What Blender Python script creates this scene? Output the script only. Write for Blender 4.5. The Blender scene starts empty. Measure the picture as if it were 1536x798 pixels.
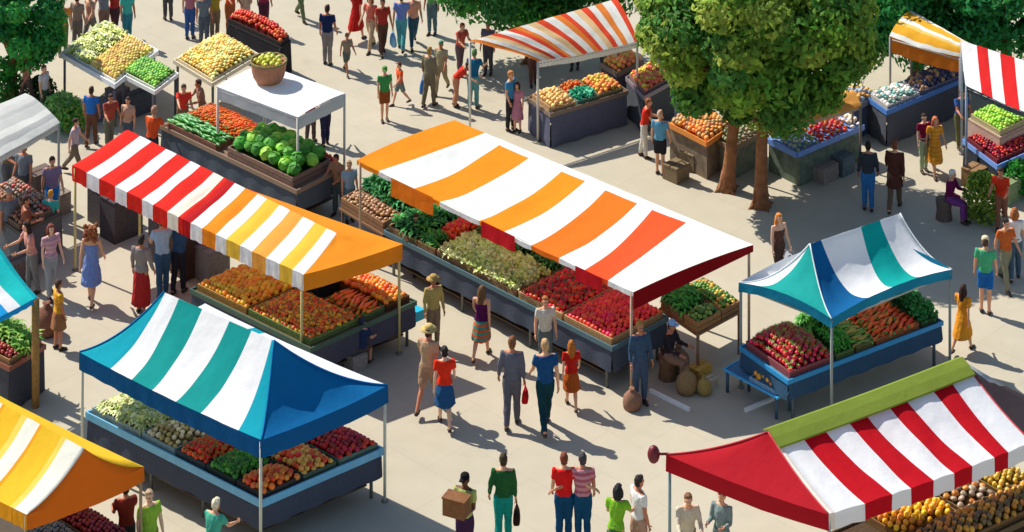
import bpy, bmesh, math, random
from mathutils import Vector, Matrix, Euler, noise
rnd = random.Random(7)
V = Vector
R_ = math.radians
scene = bpy.context.scene
COL = scene.collection

# ------------------------------------------------------------------ camera: a level view camera with a dropped front (verticals stay vertical)
FPX, HOR, CX = 4000.0, -1600.0, 768.0
K0 = 76.0
D0 = FPX / K0
HC = D0 * (399 - HOR) / FPX
CAM = V((0, -D0, HC))
cd = bpy.data.cameras.new('camera'); cam = bpy.data.objects.new('camera', cd); COL.objects.link(cam)
cam.location = CAM; cam.rotation_euler = (R_(90), 0, 0)
cd.sensor_width = 36; cd.lens = FPX / 1536 * 36; cd.shift_y = -(399 - HOR) / 1536
cd.clip_start = 1; cd.clip_end = 2000
scene.camera = cam

def ray(px, py):
    return V(((px - CX) / FPX, 1, -(py - HOR) / FPX))
def at(px, py, z=0.0):
    r = ray(px, py); t = (z - CAM.z) / r.z
    return CAM + r * t
def on_plane(px, py, p0, p1):          # ray meets the upright plane through p0 and p1
    n = (p1 - p0).cross(V((0, 0, 1))); r = ray(px, py)
    return CAM + r * ((p0 - CAM).dot(n) / r.dot(n))

# ------------------------------------------------------------------ materials
def lin(h):
    h = h.lstrip('#'); out = []
    for i in (0, 2, 4):
        c = int(h[i:i + 2], 16) / 255
        out.append(c / 12.92 if c <= .04045 else ((c + .055) / 1.055) ** 2.4)
    return out
_M = {}
def mat(hexcol, rough=.7, var=.12, scale=18, bump=.0, rand=0.0, isl=0.0, spec=.35, trans=0.0, coat=0.0, metal=0.0, sub=0.0, gain=1.0, wr=0.0):
    key = (hexcol, rough, var, scale, bump, rand, isl, spec, trans, coat, metal, sub, gain, wr)
    if key in _M: return _M[key]
    m = bpy.data.materials.new('m' + hexcol); m.use_nodes = True
    nt = m.node_tree; N = nt.nodes; L = nt.links
    b = N['Principled BSDF']; out = N['Material Output']
    c = [min(.86, x * gain) for x in lin(hexcol)]
    tc = N.new('ShaderNodeTexCoord')
    no = N.new('ShaderNodeTexNoise'); no.inputs['Scale'].default_value = scale; no.inputs['Detail'].default_value = 5
    L.new(tc.outputs['Object'], no.inputs['Vector'])
    mr = N.new('ShaderNodeMapRange'); mr.inputs['From Min'].default_value = .25; mr.inputs['From Max'].default_value = .75
    mr.inputs['To Min'].default_value = 1 - var; mr.inputs['To Max'].default_value = 1 + var
    L.new(no.outputs['Fac'], mr.inputs['Value'])
    val = mr.outputs['Result']
    hs = N.new('ShaderNodeHueSaturation'); hs.inputs['Color'].default_value = (*c, 1)
    if rand or isl:
        src = None
        if rand:
            oi = N.new('ShaderNodeObjectInfo'); src = oi.outputs['Random']; amt = rand
        if isl:
            g = N.new('ShaderNodeNewGeometry'); src = g.outputs['Random Per Island']; amt = isl
        m2 = N.new('ShaderNodeMapRange'); m2.inputs['To Min'].default_value = 1 - amt; m2.inputs['To Max'].default_value = 1 + amt
        L.new(src, m2.inputs['Value'])
        mu = N.new('ShaderNodeMath'); mu.operation = 'MULTIPLY'
        L.new(val, mu.inputs[0]); L.new(m2.outputs['Result'], mu.inputs[1]); val = mu.outputs[0]
        wn = N.new('ShaderNodeTexWhiteNoise'); wn.noise_dimensions = '1D'; L.new(src, wn.inputs['W'])
        m3 = N.new('ShaderNodeMapRange'); m3.inputs['To Min'].default_value = .5 - amt * .06; m3.inputs['To Max'].default_value = .5 + amt * .06
        L.new(wn.outputs['Value'], m3.inputs['Value']); L.new(m3.outputs['Result'], hs.inputs['Hue'])
    L.new(val, hs.inputs['Value'])
    L.new(hs.outputs['Color'], b.inputs['Base Color'])
    b.inputs['Roughness'].default_value = rough
    b.inputs['Specular IOR Level'].default_value = spec
    b.inputs['Coat Weight'].default_value = coat
    b.inputs['Metallic'].default_value = metal
    if sub:
        b.inputs['Subsurface Weight'].default_value = sub; b.inputs['Subsurface Scale'].default_value = .01
    if bump:
        bp = N.new('ShaderNodeBump'); bp.inputs['Strength'].default_value = bump; bp.inputs['Distance'].default_value = .02
        n2 = N.new('ShaderNodeTexNoise'); n2.inputs['Scale'].default_value = scale * 2.5; bp.inputs['Distance'].default_value = .06 if wr else .02; n2.inputs['Detail'].default_value = 6
        L.new(tc.outputs['Object'], n2.inputs['Vector'])
        L.new(n2.outputs['Fac'], bp.inputs['Height']); L.new(bp.outputs['Normal'], b.inputs['Normal'])
    if trans:
        tr = N.new('ShaderNodeBsdfTranslucent'); L.new(hs.outputs['Color'], tr.inputs['Color'])
        mx = N.new('ShaderNodeMixShader'); mx.inputs[0].default_value = trans
        L.new(b.outputs[0], mx.inputs[1]); L.new(tr.outputs[0], mx.inputs[2]); L.new(mx.outputs[0], out.inputs['Surface'])
    _M[key] = m
    return m
def cloth(h): return mat(h, rough=.85, var=.05, scale=1.6, bump=.3, spec=.15, trans=.24, wr=1)
def fabric(h): return mat(h, rough=.9, var=.12, scale=16, bump=.35, spec=.1)
def paint(h): return mat(h, rough=.45, var=.08, scale=9, spec=.4)
def wood(h): return mat(h, rough=.75, var=.28, scale=22, bump=.25, spec=.2)
def fruit(h, **k): return mat(h, rough=k.get('rough', .38), var=.12, scale=9, rand=.24, spec=.45, gain=1.5)
def fruit_s(h, **k): return mat(h, rough=.45, var=.12, scale=9, isl=.3, spec=.4, gain=1.4)
def leafm(h, gain=1.35): return mat(h, rough=.6, var=.22, scale=1.3, isl=.4, spec=.2, trans=.46, gain=gain)

# ------------------------------------------------------------------ mesh collecting
ORG = {}
def worg(o):
    return ORG.get(o.name, V((0, 0, 0))) if o else V((0, 0, 0))
class MB:
    def __init__(s): s.v = []; s.f = []; s.m = []; s.s = []
    def add(s, vs, fs, m=0, smooth=True):
        n = len(s.v); s.v += [V(p) for p in vs]
        for f in fs: s.f.append([i + n for i in f]); s.m.append(m); s.s.append(smooth)
        return s
    def box(s, c, hx, hy, hz, m=0, rot=None):
        c = V(c); ax = [V((hx, 0, 0)), V((0, hy, 0)), V((0, 0, hz))]
        if rot is not None: ax = [rot @ a for a in ax]
        vs = [c + ax[0] * i + ax[1] * j + ax[2] * k for k in (-1, 1) for j in (-1, 1) for i in (-1, 1)]
        return s.add(vs, [(0, 2, 3, 1), (4, 5, 7, 6), (0, 1, 5, 4), (2, 6, 7, 3), (0, 4, 6, 2), (1, 3, 7, 5)], m, False)
    def prism(s, pts, z0, z1, m=0):                    # upright block over a ground outline
        n = len(pts)
        vs = [V((p.x, p.y, z0)) for p in pts] + [V((p.x, p.y, z1)) for p in pts]
        fs = [list(range(n))[::-1], list(range(n, 2 * n))] + [(i, (i + 1) % n, n + (i + 1) % n, n + i) for i in range(n)]
        return s.add(vs, fs, m, False)
    def rings(s, rings, m=0, caps=True, closed=True):
        k = len(rings[0]); vs = [p for r in rings for p in r]; fs = []
        for a in range(len(rings) - 1):
            for i in range(k if closed else k - 1):
                j = (i + 1) % k
                fs.append((a * k + i, a * k + j, (a + 1) * k + j, (a + 1) * k + i))
        if caps:
            fs.append(list(range(k))[::-1]); fs.append([(len(rings) - 1) * k + i for i in range(k)])
        return s.add(vs, fs, m, True)
    def tube(s, pts, rad, n=8, m=0, caps=True, flat=1.0):
        pts = [V(p) for p in pts]
        if not hasattr(rad, '__len__'): rad = [rad] * len(pts)
        rs = []; prev = None
        for i, p in enumerate(pts):
            d = (pts[min(i + 1, len(pts) - 1)] - pts[max(i - 1, 0)]).normalized()
            if prev is None:
                a = V((1, 0, 0)) if abs(d.x) < .9 else V((0, 1, 0))
            else: a = prev
            x = (a - d * a.dot(d)).normalized(); y = d.cross(x); prev = x
            rs.append([p + (x * math.cos(t) + y * math.sin(t) * flat) * rad[i] for t in [2 * math.pi * q / n for q in range(n)]])
        return s.rings(rs, m, caps)
    def lathe(s, prof, c=(0, 0, 0), n=12, m=0, mt=None, wob=0):
        c = V(c); rs = []
        for r, z in prof:
            rs.append([(mt @ V((r * math.cos(t) , r * math.sin(t), z)) if mt else V((r * math.cos(t), r * math.sin(t), z))) * (1 + (wob * math.sin(3 * t + z * 9) if wob else 0)) + c
                       for t in [2 * math.pi * q / n for q in range(n)]])
        return s.rings(rs, m)
    def ell(s, c, r, nu=12, nv=8, m=0, rot=None):
        c = V(c); rs = []
        for j in range(nv + 1):
            ph = math.pi * (j / nv) ; ph = min(max(ph, .02), math.pi - .02)
            ring = []
            for i in range(nu):
                t = 2 * math.pi * i / nu
                p = V((r[0] * math.sin(ph) * math.cos(t), r[1] * math.sin(ph) * math.sin(t), -r[2] * math.cos(ph)))
                ring.append((rot @ p if rot is not None else p) + c)
            rs.append(ring)
        return s.rings(rs, m)
    def mesh(s, name, mats, off=V((0, 0, 0)), merge=False):
        me = bpy.data.meshes.new(name)
        me.from_pydata([p - off for p in s.v], [], s.f)
        for m in mats: me.materials.append(m)
        me.polygons.foreach_set('material_index', s.m)
        me.polygons.foreach_set('use_smooth', s.s)
        if merge:
            bm = bmesh.new(); bm.from_mesh(me); bmesh.ops.remove_doubles(bm, verts=bm.verts, dist=1e-4); bm.to_mesh(me); bm.free()
        me.update()
        return me
    def build(s, name, mats, parent=None, org=None, merge=False):
        if not isinstance(mats, (list, tuple)): mats = [mats]
        if parent is not None:
            off = worg(parent)
            o = bpy.data.objects.new(name, s.mesh(name, mats, off, merge)); COL.objects.link(o); o.parent = parent
            ORG[o.name] = off
        else:
            if org is None:
                xs = [p.x for p in s.v]; ys = [p.y for p in s.v]; zs = [p.z for p in s.v]
                org = V(((min(xs) + max(xs)) / 2, (min(ys) + max(ys)) / 2, min(zs)))
            o = bpy.data.objects.new(name, s.mesh(name, mats, org, merge)); COL.objects.link(o); o.location = org
            ORG[o.name] = V(org)
        return o

def tag(o, label=None, cat=None, group=None, kind=None):
    if label:
        o['label'] = label
        if not 4 <= len(label.split()) <= 16: print('LABEL', len(label.split()), label)
    if cat: o['category'] = cat
    if group: o['group'] = group
    if kind: o['kind'] = kind
    return o
def thing(name, label, cat, loc, group=None):
    o = bpy.data.objects.new(name, None); COL.objects.link(o); o.location = loc; o.empty_display_size = .2
    ORG[o.name] = V(loc)
    return tag(o, label, cat, group)

# ------------------------------------------------------------------ light and sky
w = bpy.data.worlds.new('World'); scene.world = w; w.use_nodes = True
nt = w.node_tree; bg = nt.nodes['Background']
sky = nt.nodes.new('ShaderNodeTexSky'); sky.sky_type = 'NISHITA'; sky.sun_disc = False
SUN_EL = 46.5
shadow_dir = V((.808, -.589, 0)).normalized()
az = math.atan2(-shadow_dir.x, -shadow_dir.y)       # where the sun stands, measured from +Y
sky.sun_elevation = R_(SUN_EL); sky.sun_rotation = az
sky.air_density = 1.0; sky.dust_density = .6; sky.ozone_density = 1.5
nt.links.new(sky.outputs[0], bg.inputs[0]); bg.inputs[1].default_value = .105
sd = bpy.data.lights.new('sun', 'SUN'); sd.energy = 4.6; sd.angle = R_(.5); sd.color = (1, .955, .87)
so = bpy.data.objects.new('sun', sd); COL.objects.link(so)
ld = V((shadow_dir.x * math.cos(R_(SUN_EL)), shadow_dir.y * math.cos(R_(SUN_EL)), -math.sin(R_(SUN_EL))))
so.rotation_euler = ld.to_track_quat('-Z', 'Y').to_euler(); so.location = (-20, 20, 30)
vs = scene.view_settings; vs.view_transform = 'Standard'; vs.look = 'None'; vs.gamma = 1; vs.exposure = .42; vs.use_curve_mapping = False
scene.cycles.max_bounces = 8; scene.cycles.use_denoising = True
scene.cycles.transparent_max_bounces = 8

# ------------------------------------------------------------------ ground
def make_ground():
    m = bpy.data.materials.new('pavement'); m.use_nodes = True; nt = m.node_tree; N = nt.nodes; L = nt.links
    b = N['Principled BSDF']; b.inputs['Roughness'].default_value = .9; b.inputs['Specular IOR Level'].default_value = .15
    tc = N.new('ShaderNodeTexCoord')
    def nz(sc, det=6):
        n = N.new('ShaderNodeTexNoise'); n.inputs['Scale'].default_value = sc; n.inputs['Detail'].default_value = det
        L.new(tc.outputs['Object'], n.inputs['Vector']); return n
    big = nz(.35, 4); mid = nz(2.2, 7); fine = nz(60, 3)
    r1 = N.new('ShaderNodeValToRGB'); e = r1.color_ramp.elements
    e[0].position = .35; e[0].color = (*lin('#b6ac97'), 1); e[1].position = .65; e[1].color = (*lin('#bbb19c'), 1)
    L.new(big.outputs['Fac'], r1.inputs['Fac'])
    r2 = N.new('ShaderNodeMapRange'); r2.inputs['From Min'].default_value = .3; r2.inputs['From Max'].default_value = .7
    r2.inputs['To Min'].default_value = .965; r2.inputs['To Max'].default_value = 1.03; L.new(mid.outputs['Fac'], r2.inputs['Value'])
    r3 = N.new('ShaderNodeMapRange'); r3.inputs['From Min'].default_value = .3; r3.inputs['From Max'].default_value = .7
    r3.inputs['To Min'].default_value = .92; r3.inputs['To Max'].default_value = 1.06; L.new(fine.outputs['Fac'], r3.inputs['Value'])
    mu = N.new('ShaderNodeMath'); mu.operation = 'MULTIPLY'; L.new(r2.outputs[0], mu.inputs[0]); L.new(r3.outputs[0], mu.inputs[1])
    hs = N.new('ShaderNodeHueSaturation'); L.new(r1.outputs[0], hs.inputs['Color']); L.new(mu.outputs[0], hs.inputs['Value'])
    L.new(hs.outputs[0], b.inputs['Base Color'])
    mp = N.new('ShaderNodeMapping'); mp.inputs['Rotation'].default_value = (0, 0, R_(44)); L.new(tc.outputs['Object'], mp.inputs['Vector'])
    bk = N.new('ShaderNodeTexBrick'); bk.inputs['Scale'].default_value = 1; bk.inputs['Brick Width'].default_value = 1.5; bk.inputs['Row Height'].default_value = 1.0
    bk.inputs['Mortar Size'].default_value = .012; bk.inputs['Mortar Smooth'].default_value = .6
    bk.inputs['Color1'].default_value = (1, 1, 1, 1); bk.inputs['Color2'].default_value = (.98, .98, .98, 1); bk.inputs['Mortar'].default_value = (.91, .90, .885, 1)
    L.new(mp.outputs[0], bk.inputs['Vector'])
    mj = N.new('ShaderNodeMix'); mj.data_type = 'RGBA'; mj.blend_type = 'MULTIPLY'; mj.inputs[0].default_value = 1.0
    st = N.new('ShaderNodeMapRange'); st.inputs['From Min'].default_value = .62; st.inputs['From Max'].default_value = .78; st.inputs['To Min'].default_value = 1; st.inputs['To Max'].default_value = .86
    blot = nz(.9, 8); L.new(blot.outputs['Fac'], st.inputs['Value'])
    mj2 = N.new('ShaderNodeMix'); mj2.data_type = 'RGBA'; mj2.blend_type = 'MULTIPLY'; mj2.inputs[0].default_value = 1.0
    L.new(hs.outputs[0], mj.inputs[6]); L.new(bk.outputs['Color'], mj.inputs[7])
    L.new(mj.outputs[2], mj2.inputs[6]); L.new(st.outputs[0], mj2.inputs[7]); L.new(mj2.outputs[2], b.inputs['Base Color'])
    bp = N.new('ShaderNodeBump'); bp.inputs['Strength'].default_value = .25; bp.inputs['Distance'].default_value = .01
    L.new(fine.outputs['Fac'], bp.inputs['Height']); L.new(bp.outputs[0], b.inputs['Normal'])
    g = MB(); n = 24; S = 500
    g.add([(-S, -S, 0), (S, -S, 0), (S, S, 0), (-S, S, 0)], [(0, 1, 2, 3)], 0, False)
    o = g.build('ground', m, org=V((0, 0, 0))); tag(o, 'pale beige paved market square', kind='structure')
make_ground()
# ------------------------------------------------------------------ canopies
WHITE, OFFW, CREAM = '#f4f4f2', '#e9eae6', '#f0e6d2'
STEEL = lambda: paint('#b9b6a8')
def sheet(mb, E0, E1, Q0, Q1, stripes, nrow=18, prof=0.0, esag=0.0, bil=0.0, border=None, rowwise=False, wr=.02, seed=0, sub=5, pw=1.0, edge=None):
    """cloth between an eave E0-E1 and a ridge Q0-Q1; stripes = (slot, eave width, ridge width)"""
    st = [(a[0], a[1], a[2] if len(a) > 2 else a[1]) for a in stripes]
    te = sum(a[1] for a in st); tr = sum(a[2] for a in st)
    pf = prof if isinstance(prof, (tuple, list)) else (prof, prof)
    cols = []
    if rowwise:
        ss = [(i / 16, i / 16, 0, .5) for i in range(17)]; ncol = 17
    else:
        ss = []; ce = cr = 0
        for k, (sl, we, wr_) in enumerate(st):
            for q in range(sub):
                ss.append((ce + we / te * q / sub, cr + wr_ / tr * q / sub, sl, q / sub))
            ce += we / te; cr += wr_ / tr
        ss.append((1, 1, st[-1][0], 0))
    ts = [i / nrow for i in range(nrow + 1)]; trow = None
    if rowwise:
        ts = [0]; trow = []; acc = 0
        for sl, we, _ in st:
            for q in range(3): ts.append(acc + we / te * (q + 1) / 3); trow.append(sl)
            acc += we / te
    vs = []
    for t in ts:
        for (a, b_, sl, loc) in ss:
            E = E0.lerp(E1, a); Q = Q0.lerp(Q1, b_)
            p = E.lerp(Q, t)
            pa = pf[0] + (pf[1] - pf[0]) * a
            fa = min(1, 5 * min(a, 1 - a)); fa = fa * fa * (3 - 2 * fa)
            if edge is not None: pa = edge + (pa - edge) * fa
            sag = pa * 4 * t * (1 - t)
            z = -sag - esag * 4 * a * (1 - a) * (1 - t) ** 2 + bil * math.sin(math.pi * loc) * (.3 + .7 * math.sin(math.pi * min(1, t + .1)))
            z += wr * (noise.noise(V((a * 9 + seed, t * 2.2, seed * 1.7))) + .45 * noise.noise(V((a * 26 + seed, t * 3.5, seed))) ) * 1.6 * (fa if edge is not None else 1) * min(1, 4 * t * (1 - t) + .3)
            vs.append(p + V((0, 0, z)))
    nc = len(ss); fs = []; ms = []
    for r in range(len(ts) - 1):
        for c in range(nc - 1):
            fs.append((r * nc + c, r * nc + c + 1, (r + 1) * nc + c + 1, (r + 1) * nc + c))
            m = trow[r] if rowwise else ss[c][2]
            if border and ts[r] >= border[0] and border[2] < ss[c][0] < border[3]: m = border[1]
            ms.append(m)
    n0 = len(mb.v); mb.v += vs
    for f, m in zip(fs, ms): mb.f.append([i + n0 for i in f]); mb.m.append(m); mb.s.append(True)
    return [V(vs[c]) for c in range(nc)], [s_[2] for s_ in ss]
def hang(mb, pts, slots, h, out=.0, scallop=0.0, dips=1):
    """valance hung from a line of points"""
    n = len(pts); vs = []
    for j in range(4):
        for i, p in enumerate(pts):
            d = (pts[min(i + 1, n - 1)] - pts[max(i - 1, 0)]); d.z = 0; d.normalize(); nrm = V((d.y, -d.x, 0))
            hh = h * (1 - scallop * abs(math.sin(math.pi * i * dips / 4)) if scallop else 1)
            vs.append(p + V((0, 0, -hh * j / 3)) + nrm * (out * j / 3 + .012 * math.sin(i * 1.9 + j * .7) * j / 3))
    fs = [(j * n + i, j * n + i + 1, (j + 1) * n + i + 1, (j + 1) * n + i) for j in range(3) for i in range(n - 1)]
    n0 = len(mb.v); mb.v += vs
    for k, f in enumerate(fs):
        mb.f.append([i + n0 for i in f]); mb.m.append(slots[k % (n - 1)]); mb.s.append(True)
def line(p, q, n=12): return [p.lerp(q, i / n) for i in range(n + 1)]
def pole(par, p, top, col='#b9b6a8', r=.026, name='pole'):
    m = MB(); m.tube([V((p.x, p.y, 0)), V((p.x, p.y, top))], r, 8)
    o = m.build(name, paint(col), par)
    m = MB(); m.tube([V((p.x, p.y, 0)), V((p.x, p.y, .025))], r * 2.4, 10); m.build('foot_plate', paint('#77756e'), o)
    return o
def bar(par, p, q, r=.018, col='#a9a79d', name='frame_bar'):
    m = MB(); m.tube([p, q], r, 6); return m.build(name, paint(col), par)
def hip_tent(label, F, M, S, z, rF, rM, cols, main, near, back, far=None, drop=.25, prof=.16, valm=None, valn=None,
             polecol='#b9b6a8', poles='FMSB', group='market tents', esag=.05, bil=.0, name='market_tent', endprof=None, frac=.5, Bpx=None, pipe=None):
    """F front corner, M end of the main eave, S end of the side eave (pixels at eave height z)"""
    F, M, S = at(*F, z), at(*M, z), at(*S, z); B = M + S - F
    c0, c1 = F.lerp(S, frac), M.lerp(B, frac)
    a, b = on_plane(*rF, c0, c1), on_plane(*rM, c0, c1)
    if Bpx: B = at(*Bpx, z)
    root = thing(name, label, 'market tent', V(((F.x + B.x) / 2, (F.y + B.y) / 2, 0)), group)
    mats = [cloth(c) for c in cols]
    cm = MB(); ep = prof if endprof is None else endprof
    e1, s1 = sheet(cm, F, M, a, b, main, prof=prof, esag=esag, bil=bil, seed=1, edge=ep)
    e2, s2 = sheet(cm, S, F, a, a, near, prof=ep, esag=esag, seed=2, edge=ep)
    e3, s3 = sheet(cm, M, B, b, b, far or near, prof=ep, esag=esag, seed=3, edge=ep)
    e4, s4 = sheet(cm, B, S, b, a, back, prof=prof, esag=esag, seed=4, edge=ep)
    cm.build('canopy', mats, root, merge=True)
    if drop:
        for (e, s_, ov) in ((e1, s1, valm), (e2, s2, valn), (e3, s3, valn), (e4, s4, valm)):
            v = MB(); hang(v, e, [ov] * len(s_) if ov is not None else s_, drop)
            v.build('valance', mats, root)
    C = (M + S) / 2
    for k, p in (('F', F), ('M', M), ('S', S), ('B', B)):
        if k in poles:
            q = p.lerp(C, .02); pole(root, q, z - .04, polecol)
    for p, q in ((F, M), (F, S), (M, B), (S, B)):
        bar(root, p.lerp(C, .035) - V((0, 0, .10)), q.lerp(C, .035) - V((0, 0, .10)))
    if pipe:
        for p, q in ((F, a), (S, a), (M, b)):
            m = MB(); m.tube([p.lerp(q, i / 14) + V((0, 0, .008 - ep * 4 * (i / 14) * (1 - i / 14))) for i in range(15)], .013, 6); m.build('piping', cloth(pipe), root)
    bar(root, a - V((0, 0, .05)), b - V((0, 0, .05)), name='ridge_bar')
    return root, dict(F=F, M=M, S=S, B=B, a=a, b=b, C=C)

# A  blue, teal and white
A, Ai = hip_tent('peaked teal and white striped tent with a deep blue end above the lettuce and peaches',
    (392, 660), (119, 528), (582, 578), 1.95, (411, 511), (246, 438),
    ['#f1f4f8', '#0f9490', '#079db0', '#0a6ca6', '#0b5a94'],
    [(2, .12, .02), (0, .2, .18), (1, .135, .2), (0, .13, .25), (1, .115, .22), (0, .12, .13), (2, .18, .01)],
    [(3, .8), (3, .2)], [(0, .3), (2, .06), (0, .7)], far=[(2, 1)],
    drop=.30, prof=.17, frac=.44, pipe='#1878b8', valm=4, valn=4, polecol='#c9ccb9')
# thin blue piping seams of A
for (p, q) in ((Ai['F'].lerp(Ai['M'], .17), Ai['a'].lerp(Ai['b'], .1)),):
    pass
# B  yellow and cream, bottom left
Bt, Bi = hip_tent('yellow and cream striped tent with an orange end, cut off at the left foreground',
    (40, 772), (-262, 607), (216, 700), 1.95, (127, 673), (-175, 508),
    ['#f6f0e0', '#f9bf2c', '#dd701b', '#fbd45e', '#f0a21e'],
    [(0, .055, .085), (3, .02, .02), (1, .09, .09), (4, .012), (0, .055, .06), (3, .025), (1, .08), (4, .012), (0, .06), (1, .1), (0, .06), (1, .12), (0, .06), (1, .2)],
    [(2, 1)], [(0, .06), (1, .5), (1, .44)], drop=.24, prof=.10, valm=4, valn=2, polecol='#a58a64')
# C  red to yellow stripes, long
RED, DRED, ORA, AMB, YEL = '#e02a1f', '#b9181c', '#f58a1d', '#f6a544', '#f8c040'
C, Ci = hip_tent('long low tent whose stripes run from red through orange to yellow with an orange end',
    (455, 412), (108, 248), (604, 366), 2.05, (505, 350), (190, 194),
    ['#f5f5f7', RED, '#f5e5d2', DRED, ORA, AMB, YEL, '#f39322'],
    [(0, .045), (6, .055), (0, .055), (5, .06), (0, .05), (6, .06), (0, .045), (4, .06), (0, .05), (3, .035), (1, .02), (2, .05), (1, .065), (0, .05), (1, .07), (0, .055), (1, .075), (0, .06), (1, .07)],
    [(7, 1)], [(1, .5), (7, .5)], drop=.30, prof=.03, esag=.03, bil=.02, frac=.66, Bpx=(207, 221), polecol='#c8b878')
# E  small teal tent on the right
E, Ei = hip_tent('small swept tent striped blue, white and teal above the radish table',
    (1247, 478), (1428, 404), (1108, 424), 1.9, (1215, 366), (1350, 320),
    ['#f3f6fb', '#06a29c', '#0a5f96', '#1fa49c', '#1c86a8'],
    [(2, .3, .12), (0, .2, .44), (1, .25, .21), (0, .25, .23)],
    [(0, .22, .3), (3, .78, .7)], [(0, .3), (1, .06), (0, .6)], far=[(0, 1)], drop=.17, prof=.30, endprof=.2, frac=.68, pipe='#e8eef2', valm=4, valn=4, polecol='#8d958f', esag=-.12)
# F  red and white, bottom right
Ft, Fi = hip_tent('large red and white striped tent with a green ridge cap in the right foreground',
    (1243, 772), (1548, 664), (999, 682), 2.05, (1152, 648), (1444, 540),
    ['#f6f6f5', '#c4101f', '#b01724', '#ebe3d6', '#40373b', '#e85a32'],
    [(3, .03, .02), (0, .14, .10), (1, .13, .105), (0, .09, .125), (1, .11, .09), (0, .10, .115), (1, .09, .09), (0, .11, .145), (1, .07, .105), (0, .12, .115)],
    [(2, 1)], [(0, .4), (5, .2), (0, .4)], far=[(4, 1)], frac=.62, pipe='#d8545a', Bpx=(1640, 640), drop=.26, prof=.10, endprof=.07, valn=2, polecol='#7f9392', bil=.03)
def strip(par, i_, wid, name, m):       # a flat band sewn over a ridge, following both roof slopes
    a, b = i_['a'], i_['b']; r = []; df = ((i_['F'] + i_['M']) / 2 - (a + b) / 2); df -= (b - a).normalized() * df.dot((b - a).normalized()); df.normalize()
    db = V((-df.x, -df.y, df.z * 1.6)).normalized(); mb = MB()
    for k, p in enumerate(line(a, b, 12)):
        p = p + V((0, 0, .055 - .02 * math.sin(math.pi * k / 12)))
        r.append([p + db * .16, p, p + df * wid * .5, p + df * wid - V((0, 0, .02)), p + df * wid - V((0, 0, .05)), p - V((0, 0, .03)), p + db * .16 - V((0, 0, .02))])
    mb.rings(r, 0); mb.s = [False] * len(mb.s); return mb.build(name, m, par)
strip(Ft, Fi, .34, 'ridge_cap', cloth('#86973a'))
fin = MB(); p = Fi['S']
fin.tube([p + V((.05, .02, .0)), p + V((-.12, -.05, .04))], .02, 8); fin.ell(p + V((-.2, -.06, .04)), (.10, .10, .14), 14, 10)
fin.build('pole_knob', paint('#6b0f1d'), Ft)
# white piping over the far hip edges of A, as the bright line on its rear side
for t_, i_ in ((A, Ai), (Ft, Fi)):
    pass

# D  the big barrel awning
def quad_tent(label, FL, FR, BR, BL, z0, z1, cols, stripes, conv, drop, name='market_awning', rowwise=False, border=None, polecol='#b9a68c',
              poles=True, back_drop=0, val=None, ends=None, group='market awnings', bil=0.0, edge=None, pw=1.0, cat='awning', esag=.04):
    FL, FR = at(*FL, z0), at(*FR, z0); BR, BL = at(*BR, z1), at(*BL, z1)
    C = (FL + FR + BR + BL) / 4
    root = thing(name, label, cat, V((C.x, C.y, 0)), group)
    mats = [cloth(c) for c in cols]; cm = MB()
    e, s_ = sheet(cm, FR, FL, BR, BL, stripes, prof=(-conv[0], -conv[1]) if isinstance(conv, tuple) else -conv, bil=bil, border=border, rowwise=rowwise, seed=5, nrow=16, pw=pw, esag=esag, edge=edge)
    cm.build('canopy', mats, root)
    if drop:
        v = MB(); hang(v, e, [val] * len(s_) if val is not None else s_, drop, scallop=.0); v.build('valance', mats, root)
    if ends:
        for (p, q, m, cv) in ((FR, BR, ends[0], -edge if edge is not None else (conv[0] if isinstance(conv, tuple) else conv)), (FL, BL, ends[1], conv[1] if isinstance(conv, tuple) else conv)):
            if m is None: continue
            v = MB(); top = []; bot = []
            for i in range(13):
                t = i / 12; b_ = p.lerp(q, t); sag = cv * 4 * t * (1 - t)
                top.append(b_ + V((0, 0, sag - .004))); bot.append(b_ + V((0, 0, min(sag - .05, -.32 * (1 - t * .6)))))
            v.add(top + bot, [(i, i + 1, 14 + i, 13 + i) for i in range(12)], m)
            v.build('end_valance', mats, root)
    if poles:
        for p in (FL, FR, BR, BL):
            q = p.lerp(C, .02); pole(root, q, q.z - .02, polecol)
    bar(root, FL.lerp(C, .035) - V((0, 0, .07)), FR.lerp(C, .035) - V((0, 0, .07)))
    bar(root, BL.lerp(C, .02) - V((0, 0, .05)), BR.lerp(C, .02) - V((0, 0, .05)))
    return root, dict(FL=FL, FR=FR, BR=BR, BL=BL, C=C)
D, Di = quad_tent('large curved awning with broad orange and white stripes and a crimson end, in the middle',
    (535, 240), (950, 438), (1130, 367), (682, 180), 2.0, 2.35,
    ['#efefea', '#ef5527', '#f2761f', '#f08f1c', '#7d0710', '#c31a22', '#f3f5f4'],
    [(0, .085, .19), (1, .08, .11), (0, .09, .045), (2, .10, .105), (0, .10, .065), (3, .09, .08), (0, .15, .11), (3, .10, .105), (0, .14, .07), (3, .09, .11)],
    -.13, .09, edge=-.05, border=(.93, 6, 0, .82), ends=(4, None), polecol='#b59b80', bil=-.015)
# valance flaps of D that hang lower: crimson and orange tongues
for s0, s1, c, h in ((.70, .86, '#f07f1e', .36), (.40, .52, '#cf1f28', .30), (.10, .19, '#c01822', .26)):
    v = MB(); hang(v, line(Di['FR'].lerp(Di['FL'], s0) + V((-.02, -.045, .01)), Di['FR'].lerp(Di['FL'], s1) + V((-.02, -.045, .01)), 8), [0] * 9, h)
    v.build('valance_flap', cloth(c), D)
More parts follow.
